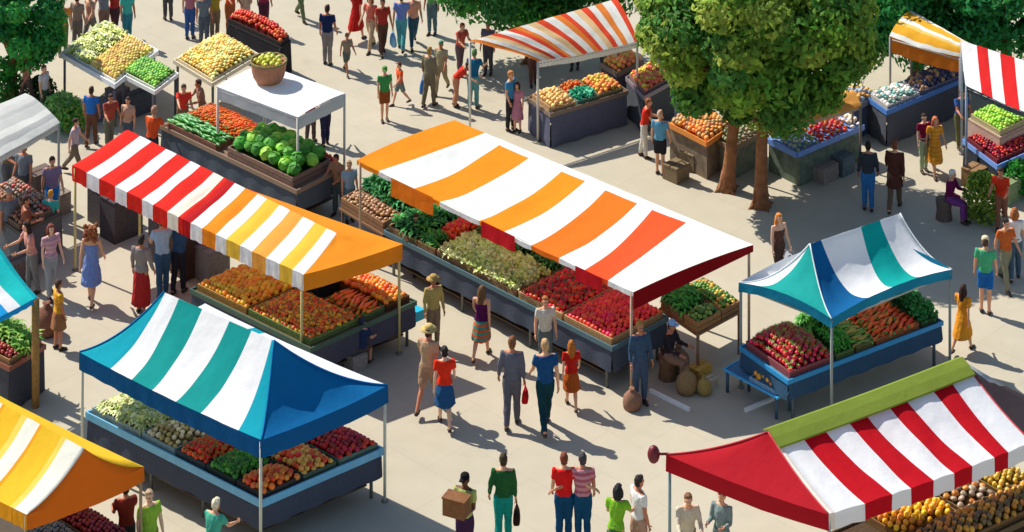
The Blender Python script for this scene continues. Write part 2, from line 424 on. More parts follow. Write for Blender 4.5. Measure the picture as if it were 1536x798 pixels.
# K  coral stripes at the top
Kt, Ki = quad_tent('flat awning with thin coral, orange and white stripes in front of the far dark tree',
    (806, 92), (958, 62), (925, -2), (702, 62), 1.75, 2.25, ['#f6ece2', '#ec5030', '#f5893c', '#f9c892'],
    [(1, .5), (0, .8), (2, .6), (0, .6), (1, .6), (3, .6), (0, .6), (1, .5), (2, .6), (0, .8), (1, .6), (3, .7), (0, .6), (2, .5), (1, .6), (0, .8), (1, .5), (3, .6), (0, .6), (2, .6)],
    .05, .14, polecol='#cfcabd', val=0)
# M  yellow awning top right
Mt, Mi = quad_tent('yellow and white awning with an orange valance beneath the dark trees at the upper right',
    (1334, 54), (1441, 86), (1456, 66), (1366, 15), 1.9, 2.2, ['#f7efe6', '#f5ad31', '#de7a26', '#faca70'],
    [(0, .1), (1, .25), (3, .1), (0, .12), (1, .3), (0, .13)], .10, .34, rowwise=True, val=2, ends=(0, 0), polecol='#9c8f86')
# N  red and white awning top right
Nt, Ni = quad_tent('steep awning with broad red and white stripes cut off at the upper right',
    (1448, 128), (1610, 196), (1600, 112), (1441, 60), 1.9, 2.45, ['#f6f5f3', '#dc2526', '#3f4a55'],
    [(1, .1), (0, .13), (1, .14), (0, .13), (1, .14), (0, .12), (1, .11), (0, .16)], -.06, .12, val=2, polecol='#8fa0b0')
# I  off white canopy left
It, Ii = quad_tent('faded off white awning with faint grey stripes at the left edge, below the dark tree',
    (-70, 268), (90, 184), (38, 140), (-110, 200), 1.95, 2.3, ['#d6d6d0', '#f3efe4', '#c6c6c2'],
    [(1, .12), (2, .12), (1, .14), (0, .2), (2, .1), (0, .3)], .06, .12, rowwise=True, val=2, polecol='#a8a59b')
# J  cyan and white canopy left
Jt, Ji = quad_tent('bright cyan, white and blue canopy corner on a wooden post at the left edge',
    (-150, 545), (56, 446), (-4, 366), (-230, 470), 1.95, 2.45, ['#f1f3f5', '#1fc5c4', '#1c9fe2', '#12a7b3'],
    [(3, .02), (1, .09, .1), (0, .08), (2, .13), (0, .1), (1, .12), (0, .1), (2, .12), (0, .1)], -.05, .10, val=2, polecol='#a97b45', poles=False)
for p in (Ji['FR'], Ji['BR']):
    m = MB(); q = p.lerp(Ji['C'], .02); m.tube([V((q.x, q.y, 0)), V((q.x, q.y, q.z - .02))], .07, 8); m.build('post', wood('#a07a45'), Jt)
# G  flat white canopy
def flat_canopy():
    z = 2.05; L, F, Rr = at(325, 130, z), at(447, 176, z), at(518, 140, z); B = L + Rr - F; C_ = (L + Rr) / 2
    root = thing('market_canopy', 'plain white flat canopy with grey valance over the cabbage and carrot table', 'canopy', V((C_.x, C_.y, 0)), 'market tents')
    ms = [cloth('#f7f8fb'), cloth('#c3c7cb')]
    m = MB(); sheet(m, F, L, Rr, B, [(0, 1)] * 4, prof=-.05, seed=8, wr=.008); m.build('canopy', ms, root)
    v = MB()
    for p, q in ((F, L), (Rr, F), (B, Rr), (L, B)): hang(v, line(p, q), [1] * 13, .26)
    v.build('valance', ms, root)
    for p in (L, F, Rr, B): pole(root, p.lerp(C_, .015), z - .03, '#cfc7bb')
    for p, q in ((L, F), (F, Rr), (Rr, B), (B, L)): bar(root, p.lerp(C_, .02) - V((0, 0, .06)), q.lerp(C_, .02) - V((0, 0, .06)))
    return root
flat_canopy()
# ------------------------------------------------------------------ tables, crates
class Q4:
    """a four-cornered top: F front corner, s runs F->L, t runs F->R"""
    def __init__(q, L, F, Rr, z):
        q.z = z; q.F = at(*F, z); q.L = at(*L, z); q.R = at(*Rr, z); q.U = q.L - q.F; q.W = q.R - q.F
    def p(q, s, t, dz=0): return q.F + q.U * s + q.W * t + V((0, 0, dz))
    def c(q): return q.p(.5, .5)
def quad_pts(q, s0, s1, t0, t1): return [q.p(s0, t0), q.p(s1, t0), q.p(s1, t1), q.p(s0, t1)]
def table(label, q, top='#8a6f55', trim=None, skirt=None, legs='#6b6a66', th=.04, group='market tables', sides='FR', skirt_h=None, name='market_table', cat='table', lip=.07, open_=False):
    c = q.c(); root = thing(name, label, cat, V((c.x, c.y, 0)), group)
    m = MB(); m.prism(quad_pts(q, 0, 1, 0, 1), q.z - th, q.z); m.build('tabletop', wood(top), root)
    us, ws = .03 / q.U.length, .03 / q.W.length
    if trim:
        for a in (quad_pts(q, -us, 1 + us, -ws, -ws * .1), quad_pts(q, -us, -us * .1, 0, 1), quad_pts(q, 1 + us * .1, 1 + us, 0, 1), quad_pts(q, -us, 1 + us, 1 + ws * .1, 1 + ws)):
            m = MB(); m.prism(a, q.z - lip, q.z + lip * .75); m.build('edge_rail', paint(trim), root)
    k = .96
    for s, t in ((.03, .04), (.97, .04), (.03, .96), (.97, .96)):
        m = MB(); p = q.p(s, t); m.tube([V((p.x, p.y, 0)), V((p.x, p.y, q.z - th))], .03, 6); m.build('leg', paint(legs), root)
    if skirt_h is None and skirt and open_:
        skirt_h = .40  # on open tables the skirt is a dark sheet standing in for shade
    if open_:
        m = MB(); m.prism(quad_pts(q, .04, .96, .06, .94), .20, .225); m.build('lower_shelf', wood('#5c4c3c'), root)
        for s in ((.35, .65) if q.U.length > 3 else (.5,)):
            m = MB(); p = q.p(s, .04); m.tube([V((p.x, p.y, 0)), V((p.x, p.y, q.z - th))], .028, 6); m.build('leg', paint(legs), root)
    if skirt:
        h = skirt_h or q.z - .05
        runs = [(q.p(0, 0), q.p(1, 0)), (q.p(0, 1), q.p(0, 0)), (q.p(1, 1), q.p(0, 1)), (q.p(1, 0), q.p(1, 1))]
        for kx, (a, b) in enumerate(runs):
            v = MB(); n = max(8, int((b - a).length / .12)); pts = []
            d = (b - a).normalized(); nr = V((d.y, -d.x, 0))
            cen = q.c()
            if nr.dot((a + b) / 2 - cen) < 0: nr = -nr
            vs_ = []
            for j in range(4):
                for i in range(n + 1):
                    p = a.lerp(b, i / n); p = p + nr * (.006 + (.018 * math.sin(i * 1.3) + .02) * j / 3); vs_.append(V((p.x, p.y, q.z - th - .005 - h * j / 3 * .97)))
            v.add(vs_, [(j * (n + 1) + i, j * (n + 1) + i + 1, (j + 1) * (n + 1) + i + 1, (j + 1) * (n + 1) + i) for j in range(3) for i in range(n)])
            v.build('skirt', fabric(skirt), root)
    return root
HUMP = {}
def hump(s, t, h): return h * (1 - (2 * s - 1) ** 4) * (1 - (2 * t - 1) ** 4)
def crate(label, q, s0, s1, t0, t1, h=.14, col='#9a7650', liner='#3f4a2a', hp=.1, group='produce crates', z=None, name='produce_crate', th=.025, cat='crate', tilt=0):
    z = q.z if z is None else z; z += .004
    c = q.p((s0 + s1) / 2, (t0 + t1) / 2); root = thing(name, label, cat, V((c.x, c.y, z)), group)
    ds, dt = th / q.U.length, th / q.W.length
    for a in ((s0, s1, t0, t0 + dt), (s0, s1, t1 - dt, t1), (s0, s0 + ds, t0 + dt, t1 - dt), (s1 - ds, s1, t0 + dt, t1 - dt)):
        m = MB(); P = quad_pts(q, *a)
        half = h * .46
        m.prism(P, z, z + half); m.prism(P, z + h * .54, z + h)
        m.build('side_panel', wood(col), root)
    m = MB(); n = 8; vs_ = []
    for j in range(n + 1):
        for i in range(n + 1):
            s, t = i / n, j / n; p = q.p(s0 + ds + (s1 - s0 - 2 * ds) * s, t0 + dt + (t1 - t0 - 2 * dt) * t)
            vs_.append(V((p.x, p.y, z + h * .55 + hump(s, t, hp))))
    m.add(vs_, [(j * (n + 1) + i, j * (n + 1) + i + 1, (j + 1) * (n + 1) + i + 1, (j + 1) * (n + 1) + i) for j in range(n) for i in range(n)])
    m.build('liner', fabric(liner), root)
    return root, (q, s0 + ds, s1 - ds, t0 + dt, t1 - dt, z + h * .55, hp)

# ------------------------------------------------------------------ produce prototypes
def ball(rx, rz, n=10, rows=6, dim=.0, lob=0):
    prof = []
    for j in range(rows + 1):
        ph = math.pi * j / rows; r = rx * math.sin(ph); z = -rz * math.cos(ph)
        if dim and j == rows: z -= dim * rz
        prof.append((max(r, .001), z))
    return prof
def leaf_quad(mb, base, dirv, up, L_, W_, m=0, curl=.3):
    d = dirv.normalized(); side = d.cross(up).normalized()
    rows = []
    for j, (u, wf, lift) in enumerate(((0, .25, 0), (.4, 1, .12), (.8, .8, .1), (1, .15, -curl * .4))):
        c = base + d * (L_ * u) + up * (L_ * lift)
        rows.append([c - side * (W_ * wf / 2) + up * .15 * W_ * wf, c, c + side * (W_ * wf / 2) + up * .15 * W_ * wf])
    vs_ = [p for r in rows for p in r]
    mb.add(vs_, [(3 * j + i, 3 * j + i + 1, 3 * j + i + 4, 3 * j + i + 3) for j in range(3) for i in range(2)], m)
def proto(kind, k=0):
    r = random.Random(hash(kind) % 1000 + k) if False else random.Random(len(kind) * 31 + k)
    m = MB()
    if kind in ('tomato', 'apple', 'orange', 'peach', 'plum', 'onion', 'potato', 'lemon', 'radish', 'melon', 'grapefruit', 'bread_roll', 'pear', 'lime', 'persimmon'):
        R0 = {'tomato': .052, 'apple': .05, 'orange': .055, 'peach': .052, 'plum': .04, 'onion': .045, 'potato': .05, 'lemon': .042, 'radish': .045, 'melon': .2, 'grapefruit': .06, 'bread_roll': .06, 'pear': .05, 'lime': .045, 'persimmon': .05}[kind]
        rz = R0 * {'tomato': .82, 'potato': .7, 'lemon': 1.25, 'persimmon': .8, 'melon': .95, 'bread_roll': .65, 'pear': 1.2}.get(kind, .95)
        prof = ball(R0, rz, rows=7 if kind != 'melon' else 14, dim=.12)
        m.lathe(prof, n=10 if kind != 'melon' else 22, wob=.05 if kind in ('potato', 'pear', 'bread_roll') else .015)
        if kind in ('tomato', 'apple', 'radish', 'melon', 'persimmon'):
            m.tube([(0, 0, rz * .85), (R0 * .08, 0, rz * 1.15)], [R0 * .1, R0 * .07], 5, 1)
        if kind in ('tomato', 'radish', 'persimmon'):
            for a in range(5):
                t = a * 1.256 + k; leaf_quad(m, V((0, 0, rz * .93)), V((math.cos(t), math.sin(t), .05)), V((0, 0, 1)), R0 * (.6 if kind != 'radish' else 1.2), R0 * .25, 1)
    elif kind == 'carrot':
        m.tube([(-.1, 0, 0), (-.06, 0, .002), (.02, .004, .003), (.1, .008 * (k - 1), 0)], [.024, .026, .019, .004], 8)
        for a in (-.3, 0, .35): leaf_quad(m, V((-.1, 0, 0)), V((-1, a, .3)), V((0, 0, 1)), .07, .02, 1)
    elif kind == 'cucumber':
        m.tube([(-.15, 0, 0), (-.13, .003, 0), (-.05, .012, 0), (.05, .012, 0), (.13, .002, 0), (.15, 0, 0)], [.008, .028, .036, .036, .028, .008], 8)
    elif kind == 'pepper':
        m.lathe([(.002, -.05), (.03, -.048), (.04, -.02), (.048, .02), (.04, .045), (.012, .04)], n=12, wob=.1); m.tube([(0, 0, .035), (.006, 0, .065)], [.008, .007], 5, 1)
    elif kind == 'round_cabbage':
        R0 = .125; m.lathe(ball(R0, R0 * .92, rows=9), n=16)
        for a in range(7):
            ax = Euler((.5 + .25 * (a % 3), 0, a * .9 + k * .5)).to_matrix(); rr = R0 * (1.05 + .035 * (a % 4)); vs_ = []
            for i in range(7):
                for j in range(7):
                    u, w_ = (i / 6 - .5) * 1.9, (j / 6 - .5) * 2.0; lim = 1 + .25 * max(0, abs(w_) - .6) ** 1.5 + .22 * max(0, i / 6 - .6) + .02 * math.sin(i * 2 + j * 3)
                    wv = w_ * (1 - .35 * abs(u)); vs_.append(ax @ V((math.sin(wv) * math.cos(u) * rr * lim, math.sin(u) * rr * lim, math.cos(wv) * math.cos(u) * rr * lim)))
            m.add(vs_, [(i * 7 + j, i * 7 + j + 1, i * 7 + j + 8, i * 7 + j + 7) for i in range(6) for j in range(6)], 1)
    elif kind == 'cabbage':
        m.lathe(ball(.085, .08, rows=7), n=12)
        for a in range(9):
            t = a * .7 + k; el = .2 + .5 * (a % 3) / 2
            leaf_quad(m, V((math.cos(t) * .06, math.sin(t) * .06, -.05 + .04 * (a % 3))), V((math.cos(t), math.sin(t), .5 + el)), V((-math.cos(t) * .3, -math.sin(t) * .3, 1)).normalized(), .12, .12, 1, .8)
    elif kind in ('lettuce', 'greens', 'herbs'):
        n, L_, W_ = {'lettuce': (16, .11, .08), 'greens': (14, .2, .07), 'herbs': (16, .13, .04)}[kind]
        for a in range(n):
            t = a * 2.4 + k; el = .15 + 1.2 * (a / n)
            leaf_quad(m, V((0, 0, -.02)), V((math.cos(t), math.sin(t), el)), V((-math.sin(t) * .2 - math.cos(t) * el, -math.sin(t) * el, 1)).normalized(), L_ * r.uniform(.8, 1.15), W_, a % 2, .9)
    elif kind == 'bean':
        m.tube([(-.06, 0, 0), (0, .008, .003), (.06, 0, 0)], [.005, .011, .004], 5)
    return m
PAL = {
 'tomato': ['#c4281c', '#3f6b22'], 'red_tomato': ['#a3161c', '#2f5520'], 'apple': ['#b01f24', '#4c3522'], 'orange': ['#e67415'], 'peach': ['#e8843f'],
 'plum': ['#6a1226'], 'potato': ['#c9a268'], 'lemon': ['#b8983c'], 'radish': ['#b3203a', '#4d8a2a'], 'melon': ['#3f7d22', '#56662c'],
 'carrot': ['#e0601a', '#4a8030'], 'cucumber': ['#2f6e25'], 'pepper': ['#cf2a1c', '#3c7026'], 'cabbage': ['#b9c078', '#c6cc8c'],
 'lettuce': ['#7fae3c', '#a5bf5a'], 'greens': ['#1f5c2c', '#357a34'], 'herbs': ['#2d6b2a', '#478a35'], 'onion': ['#b98d58'], 'persimmon': ['#dd5a1e', '#4c7a2c'],
 'lime': ['#6f9a30'], 'pear': ['#a9b24a'], 'bread_roll': ['#c98f45'], 'grapefruit': ['#e59a52'], 'bean': ['#4f8a2c']}
_P = {}
def pm(kind, cols, k, stuff=False):
    key = (kind, tuple(cols), k)
    if key not in _P:
        ms = [(fruit(c) if kind != 'melon' else mat(c, rough=.62, var=.3, scale=5, rand=.3, spec=.25, gain=1.15)) if kind not in ('lettuce', 'greens', 'herbs', 'cabbage', 'round_cabbage') else mat(c, rough=.55, var=.2, scale=7, rand=.25, spec=.3, trans=.12, gain=1.6) for c in cols]
        _P[key] = proto(kind, k).mesh(kind, ms)
    return _P[key]
COUNT = {}
def fill(spec, kind, label, group, d, cols=None, sc=1.0, name=None, cat=None, stuff=False, jit=.25, tilt=.5, align=None, vis=1.0, mix=None, lay=0):
    q, s0, s1, t0, t1, z, hp = spec
    cols = cols or PAL[kind]; name = name or kind; cat = cat or kind.replace('_', ' ')
    LU, LW = q.U.length * (s1 - s0), q.W.length * (t1 - t0)
    ux, wx = q.U.normalized(), q.W.normalized()
    nt_ = max(1, int(LW / (d * .87))); ns = max(1, int(LU / d))
    sm = MB(); smats = [fruit_s(c) for c in cols]
    if mix: smats = [fruit_s(c) for c in cols + mix]
    half = {'melon': .17, 'round_cabbage': .1, 'carrot': .02, 'cucumber': .03, 'bean': .01}.get(kind, .04) * sc
    out = 0
    for j in range(nt_):
        for i in range(ns):
            s = (i + .5 + (.25 if j % 2 else -.25) + rnd.uniform(-jit, jit) * .6) / ns; t = (j + .5 + rnd.uniform(-jit, jit) * .6) / nt_
            s = min(max(s, .02), .98); t = min(max(t, .03), .97)
            p = q.p(s0 + (s1 - s0) * s, t0 + (t1 - t0) * t); p.z = z + hump(s, t, hp) + half + rnd.uniform(-.012, .016) * sc
            if align is None: e = Euler((rnd.uniform(-tilt, tilt), rnd.uniform(-tilt, tilt), rnd.uniform(0, 6.28)))
            else: e = Euler((rnd.uniform(-3, 3), rnd.uniform(-.15, .15), align + rnd.uniform(-.3, .3)))
            scl = sc * rnd.uniform(.86, 1.12); k = rnd.randrange(3)
            if stuff:
                mt = Matrix.LocRotScale(p, e, V((scl,) * 3)); pr = _proto_mb(kind, k); n0 = 0
                mo = (len(cols) if (mix and rnd.random() < .4) else 0)
                sm.add([mt @ v_ for v_ in pr.v], pr.f)
                del sm.m[-len(pr.f):]; sm.m += [min(mm + mo, len(smats) - 1) for mm in pr.m]
            else:
                cc = cols
                if mix and rnd.random() < .4: cc = mix
                o = bpy.data.objects.new(name, pm(kind, cc, k)); COL.objects.link(o)
                o.location = p; o.rotation_euler = e; o.scale = (scl,) * 3
                tag(o, label, cat, group)
            out += 1
    if stuff: tag(sm.build(name + '_heap', smats), label, cat, group, 'stuff')
    else: COUNT[kind] = COUNT.get(kind, 0) + out
_PM = {}
def _proto_mb(kind, k):
    if (kind, k) not in _PM: _PM[(kind, k)] = proto(kind, k)
    return _PM[(kind, k)]
def bin_fill(clabel, q, s0, s1, t0, t1, kind, flabel, d, group=None, h=.12, hp=.1, ccol='#9a7650', liner='#3f4a2a', **kw):
    _, sp = crate(clabel, q, s0, s1, t0, t1, h=h, col=ccol, liner=liner, hp=hp)
    fill(sp, kind, flabel, group or flabel, d, **kw)

UANG = lambda q: math.atan2(q.U.y, q.U.x)
SHADE_SLATE = '#474d5b'  # shade tone of the sheet below the light blue table
# ---- A table
qA = Q4((132, 622), (392, 754), (572, 676), .80)
table('long light blue edged table with a slate sheet as shade under the teal striped tent', qA, top='#7e8c90', trim='#6fb4d6', skirt=SHADE_SLATE, open_=True)  # slate skirt imitates the shade beneath the tabletop
bin_fill('pale lettuce crate at the left end of the light blue table', qA, .70, .99, .02, .34, 'lettuce', 'pale green lettuce in the crate at the left end of the light blue table', .105,
         cols=['#b9bf7c', '#cfd0a0'], mix=['#94a35c', '#b8b47c'], ccol='#8fa3a0', liner='#7f8550', sc=.9)
bin_fill('crate of mushroom coloured onions beside the pale lettuces on the light blue table', qA, .50, .69, .02, .34, 'onion', 'beige onion beside the pale lettuces on the light blue table', .095,
         cols=['#c2b190'], mix=['#93804f'], ccol='#7e9a9c', liner='#74704c')
bin_fill('crate of orange red tomatoes on the front edge of the light blue table', qA, .33, .49, .02, .34, 'tomato', 'orange red tomato on the front edge of the light blue table', .085, cols=['#cf3c17', '#4b6a20'], ccol='#3c4a50', liner='#8a2a14')
bin_fill('crate of green peppers on the front edge of the light blue table', qA, .16, .32, .02, .34, 'pepper', 'green pepper on the front edge of the light blue table', .082, cols=['#3d7f22', '#2f5c1e'], mix=['#2c6420', '#2f5c1e'], ccol='#2f3a38', liner='#234a18')
bin_fill('corner crate of oranges where the light blue table turns', qA, .01, .15, .02, .34, 'orange', 'orange at the front corner of the light blue table', .088, cols=['#e56f26'], mix=['#d4521c'], ccol='#3c3a38', liner='#8a2f14')
bin_fill('crate of peaches on the short side of the light blue table', qA, .01, .30, .36, .63, 'peach', 'peach with an orange blush on the short side of the light blue table', .088, cols=['#f09040'], mix=['#d0421f'], ccol='#4a5a4c', liner='#7c2414')
bin_fill('crate of dark red apples at the right end of the light blue table', qA, .01, .30, .66, .985, 'apple', 'dark red apple at the right end of the light blue table', .085, cols=['#a8161f', '#3c2a20'], mix=['#7c0f18', '#3c2a20'], ccol='#5a7468', liner='#5c0c12')
# ---- D tables
qD = Q4((578, 348), (918, 522), (1000, 478), .80)
table('very long open produce table with slate sheet as shade under the big orange awning', qD, top='#6c6a58', trim='#4f6f78', skirt='#4a515e', lip=.05, open_=True)  # its slate skirt is shade put in as a dark sheet
bin_fill('crate of dark leafy greens at the far left of the long table', qD, .86, .995, .03, .9, 'greens', 'bunch of dark leafy greens at the far left of the long table', .16, liner='#1d3a1c')
bin_fill('crate of red peppers tucked under the orange flap of the big awning', qD, .775, .855, .38, .9, 'pepper', 'red pepper under the orange flap of the big awning', .085, mix=['#d8541c', '#3c7026'], liner='#5c1d12')
bin_fill('crate of green herbs in front of the red peppers', qD, .775, .855, .03, .36, 'herbs', 'small bunch of green herbs in front of the red peppers', .11, liner='#274a1e')
bin_fill('wide crate of pale green cabbages in the middle of the long table', qD, .41, .765, .03, .66, 'cabbage', 'pale green cabbage in the middle of the long table', .135, liner='#6f7d3a', mix=['#98a858', '#b3bc70'], sc=.85)
bin_fill('crate of dark chard behind the pale cabbages', qD, .41, .765, .68, .98, 'greens', 'bunch of dark chard behind the pale cabbages', .17, liner='#1d3a1c', cols=['#27512a', '#3a6a2c'])
bin_fill('crate of bright red tomatoes next to the pale cabbages', qD, .215, .40, .03, .98, 'tomato', 'bright red tomato next to the pale cabbages', .09, cols=['#d02a1c', '#3c5c20'], mix=['#8f1114', '#2c4a1c'], liner='#4c0a0c', ccol='#c09a68')
bin_fill('crate of crimson plum tomatoes at the front end of the long table', qD, .01, .205, .03, .98, 'apple', 'crimson apple at the front end of the long table', .09, cols=['#c3222a', '#4c3522'], mix=['#d8402c', '#4c3522'], liner='#4c0a0c', ccol='#b78f60')
qD2 = Q4((508, 312), (574, 352), (668, 300), .62)
table('low wooden stand at the left end of the big awning', qD2, top='#7c5c42', skirt=None, legs='#6a503a')
bin_fill('long brown crate at the front of the low wooden stand', qD2, .02, .98, .02, .30, 'potato', 'brown potato in the long crate of the low wooden stand', .10, ccol='#8a6548', liner='#4c3524', cols=['#8d6a48'], h=.2)
bin_fill('rear crate of the low wooden stand with spinach', qD2, .02, .98, .33, .98, 'greens', 'bunch of deep green spinach on the low wooden stand', .15, ccol='#7a5a42', liner='#16301a', cols=['#1b5a2a', '#2a6b35'], h=.2, hp=.2)
qD3 = Q4((988, 462), (1046, 502), (1113, 466), .80)
table('small wooden table of greens at the right end of the big awning', qD3, top='#8a6647', legs='#8a6a50')
bin_fill('front crate of leafy greens on the small wooden table', qD3, .40, .98, .03, .55, 'greens', 'bunch of green kale on the small wooden table', .14, cols=['#2a6a24', '#3f8030'], ccol='#946b45', h=.17, liner='#1f3f1a')
bin_fill('crate of mixed green and yellow squash on the small wooden table', qD3, .03, .97, .57, .98, 'lime', 'small green squash on the small wooden table', .085, cols=['#50742a'], mix=['#b08a35'], ccol='#946b45', h=.17, liner='#3a4a1e')
bin_fill('crate of olive coloured limes at the near corner of the small wooden table', qD3, .03, .38, .03, .55, 'lime', 'lime at the near corner of the small wooden table', .085, cols=['#5f7a30'], mix=['#3c6426'], ccol='#a57a4c', h=.17, liner='#3a4a1e')
# ---- C table
qC = Q4((288, 436), (466, 524), (622, 454), .80)
table('dark edged table of orange fruit beneath the orange end of the long low tent', qC, top='#6c5a3c', trim='#3d5b4c', skirt='#4a4b57', lip=.05, open_=True)  # dark skirt stands for the shaded space below the fruit
bin_fill('crate of oranges and yellow fruit at the left of the dark edged table', qC, .56, .98, .03, .5, 'orange', 'orange at the left of the dark edged table', .092, cols=['#ee7c1c'], mix=['#d2a02c'], ccol='#a57a3c', liner='#7c3a14')
bin_fill('crate of red and orange persimmons by the post of the dark edged table', qC, .03, .54, .03, .5, 'persimmon', 'red orange persimmon by the post of the dark edged table', .088, cols=['#f0581e', '#4c6a34'], mix=['#ea8c24', '#4c6a34'], ccol='#6a7a40', liner='#6c2a14')
bin_fill('crate of carrots near the front corner of the dark edged table', qC, .03, .34, .52, .74, 'carrot', 'carrot near the front corner of the dark edged table', .095, sc=1.2, ccol='#57693c', liner='#7c3a14', align=1.0)
bin_fill('large crate of tangerines at the right end of the dark edged table', qC, .03, .62, .755, .985, 'orange', 'tangerine at the right end of the dark edged table', .085, name='tangerine', cols=['#e27b1c'], mix=['#ca5a1a'], ccol='#5c3a24', liner='#7c3a14', hp=.14)
_, _sp = crate('empty black crate standing behind the carrots', qC, .40, .60, .54, .73, h=.36, col='#1d1e1f', liner='#151515', hp=0.0)
# ---- E table
qE = Q4((1112, 522), (1182, 572), (1412, 484), .80)
table('table with a bright blue rail under the small swept teal tent', qE, top='#5c7c90', trim='#2d8ec4', skirt='#33506a', skirt_h=.3, legs='#4a5560', lip=.045)  # cloth skirt, its blue darkened to imitate the shadow there
bin_fill('heaped crate of pink red radishes at the left of the blue railed table', qE, .03, .97, .02, .30, 'radish', 'pink red radish at the left of the blue railed table', .088, ccol='#8a4a4c', liner='#6c1420', hp=.26)
bin_fill('crate of fresh green bunches beside the radishes', qE, .03, .97, .315, .43, 'herbs', 'bunch of fresh green leaves beside the radishes', .12, cols=['#377a26', '#4f9434'], ccol='#4c6434', liner='#22441a', hp=.24)
bin_fill('crate of courgettes in the middle of the blue railed table', qE, .03, .97, .445, .56, 'cucumber', 'courgette in the middle of the blue railed table', .085, cols=['#5a7a2a'], mix=['#8a7a30'], ccol='#5c5a34', liner='#3c4a1c', align=.4, sc=.8)
bin_fill('wide crate of bright carrots on the right of the blue railed table', qE, .03, .97, .575, .86, 'carrot', 'bright orange carrot on the right of the blue railed table', .10, sc=1.25, cols=['#e8561c', '#4a8030'], mix=['#c8481c', '#4a8030'], ccol='#8a5230', liner='#8a3414', align=.9)
bin_fill('crate of deep green broccoli at the right end of the blue railed table', qE, .03, .97, .875, .985, 'cabbage', 'deep green broccoli head at the right end of the blue railed table', .12, name='broccoli', cols=['#1d5a26', '#2c6c30'], ccol='#35492c', liner='#16321a', hp=.2, sc=.8)
qE2 = Q4((1088, 554), (1166, 596), (1188, 583), .40)
table('low bench with a light blue rail beside the radish table', qE2, top='#4c7ca0', trim='#45aee6', legs='#3c5a70', lip=.02)
bin_fill('shallow box of oranges on the low light blue bench', qE2, .03, .55, .05, .95, 'orange', 'orange on the low light blue bench', .095, cols=['#f08a1e'], ccol='#7ca6bf', liner='#a05a1a', h=.08)
# ---- G table
qG = Q4((243, 190), (445, 287), (514, 252), .85)
table('grey edged table of cabbages and carrots under the plain white canopy', qG, top='#7d6552', trim='#8f7763', skirt='#4f5862', lip=.05, open_=True)  # grey skirt paints in the shade under the cabbages
bin_fill('crate of orange carrots at the back left of the cabbage table', qG, .53, .97, .42, .98, 'carrot', 'orange carrots heaped at the back left of the cabbage table', .08, stuff=True, ccol='#8c6452', liner='#a04a14', hp=.14, align=.6, cols=['#ee641a', '#4a8030'], mix=['#d8501a', '#4a8030'], sc=.85)
bin_fill('crate of cucumbers in front of the carrots on the cabbage table', qG, .60, .97, .03, .40, 'cucumber', 'cucumber in front of the carrots on the cabbage table', .10, ccol='#8c6452', liner='#24481c', align=2.4, hp=.12)
_, _sp = crate('big brown crate holding the dark green cabbages', qG, .04, .51, .03, .86, h=.2, col='#8c7060', liner='#22381a', hp=.16)
fill(_sp, 'round_cabbage', 'big dark green cabbage heaped in the crate under the white canopy', 'green cabbages under the white canopy', .245, name='cabbage', cat='cabbage', sc=1.1, cols=['#2c6420', '#3c7a26'], mix=['#4f8a2c', '#7aa838'], jit=.2)
qG2 = Q4((447, 226), (470, 262), (514, 240), .95)
# second table piece, right of the post
qG3 = Q4((452, 218), (478, 274), (518, 240), .9)
# ------------------------------------------------------------------ rear and edge stalls
def stuff_heap(q, s0, s1, t0, t1, kind, label, d, hp=.12, z=None, base=None, cat=None, **kw):
    fill((q, s0, s1, t0, t1, (q.z if z is None else z) + .005, hp), kind, label, None, d, stuff=True, cat=cat or kind.replace('_', ' '), **kw)
def tray(label, q, s0, s1, t0, t1, col, liner, kind, flabel, d, h=.1, hp=.08, **kw):
    _, sp = crate(label, q, s0, s1, t0, t1, h=h, col=col, liner=liner, hp=hp, name='display_tray', cat='tray', group='display trays')
    fill(sp, kind, flabel, None, d, stuff=True, **kw)
# G right corner greens and reds
tray('crate of red tomatoes right of the white canopy post', qG, .02, .30, .88, .985, '#7a5648', '#6c1a14', 'tomato', 'red tomatoes heaped right of the white canopy post', .085)
# H white framed trays at upper left
qH1 = Q4((92, 82), (172, 128), (236, 78), .95)
table('white framed display table of salad and gourds, upper left below the far crowd', qH1, top='#d8d6c8', trim='#f4f4f2', legs='#5c6270', lip=.06)
tray('shallow tray of yellow green lettuces at the left of the white framed table', qH1, .52, .97, .04, .96, '#e8e6da', '#b9bd70', 'lettuce', 'yellow green lettuces heaped on the left of the white framed table', .12, cols=['#c2c878', '#d8d8a0'], mix=['#a8b448', '#c2c470'], h=.06)
tray('shallow tray of tan gourds at the right of the white framed table', qH1, .03, .50, .04, .96, '#e8e6da', '#b99a50', 'pear', 'tan and olive gourds heaped on the right of the white framed table', .09, cols=['#bd9a50'], mix=['#c9b455'], h=.06)
qH2 = Q4((182, 112), (232, 138), (266, 112), .95)
table('round legged white edged table of green peas beside the gourds', qH2, top='#b9b7a8', trim='#efeee8', legs='#4d5560', lip=.05)
tray('tray of bright green limes beside the gourds', qH2, .03, .97, .04, .96, '#d5d6c4', '#6f9a35', 'lime', 'bright green limes heaped beside the gourds', .085, cols=['#7fae40'], mix=['#5c9030'], h=.06)
qH3 = Q4((262, 92), (318, 126), (388, 84), .95)
table('pale table of golden potatoes left of the wicker basket', qH3, top='#cbb994', trim='#dccfb4', legs='#67635a', lip=.05)
tray('wide tray of golden potatoes left of the wicker basket', qH3, .03, .97, .03, .97, '#d9c8a2', '#c08f3a', 'potato', 'golden potatoes heaped left of the wicker basket', .092, cols=['#dca548'], mix=['#edc87a'], h=.06, hp=.14)
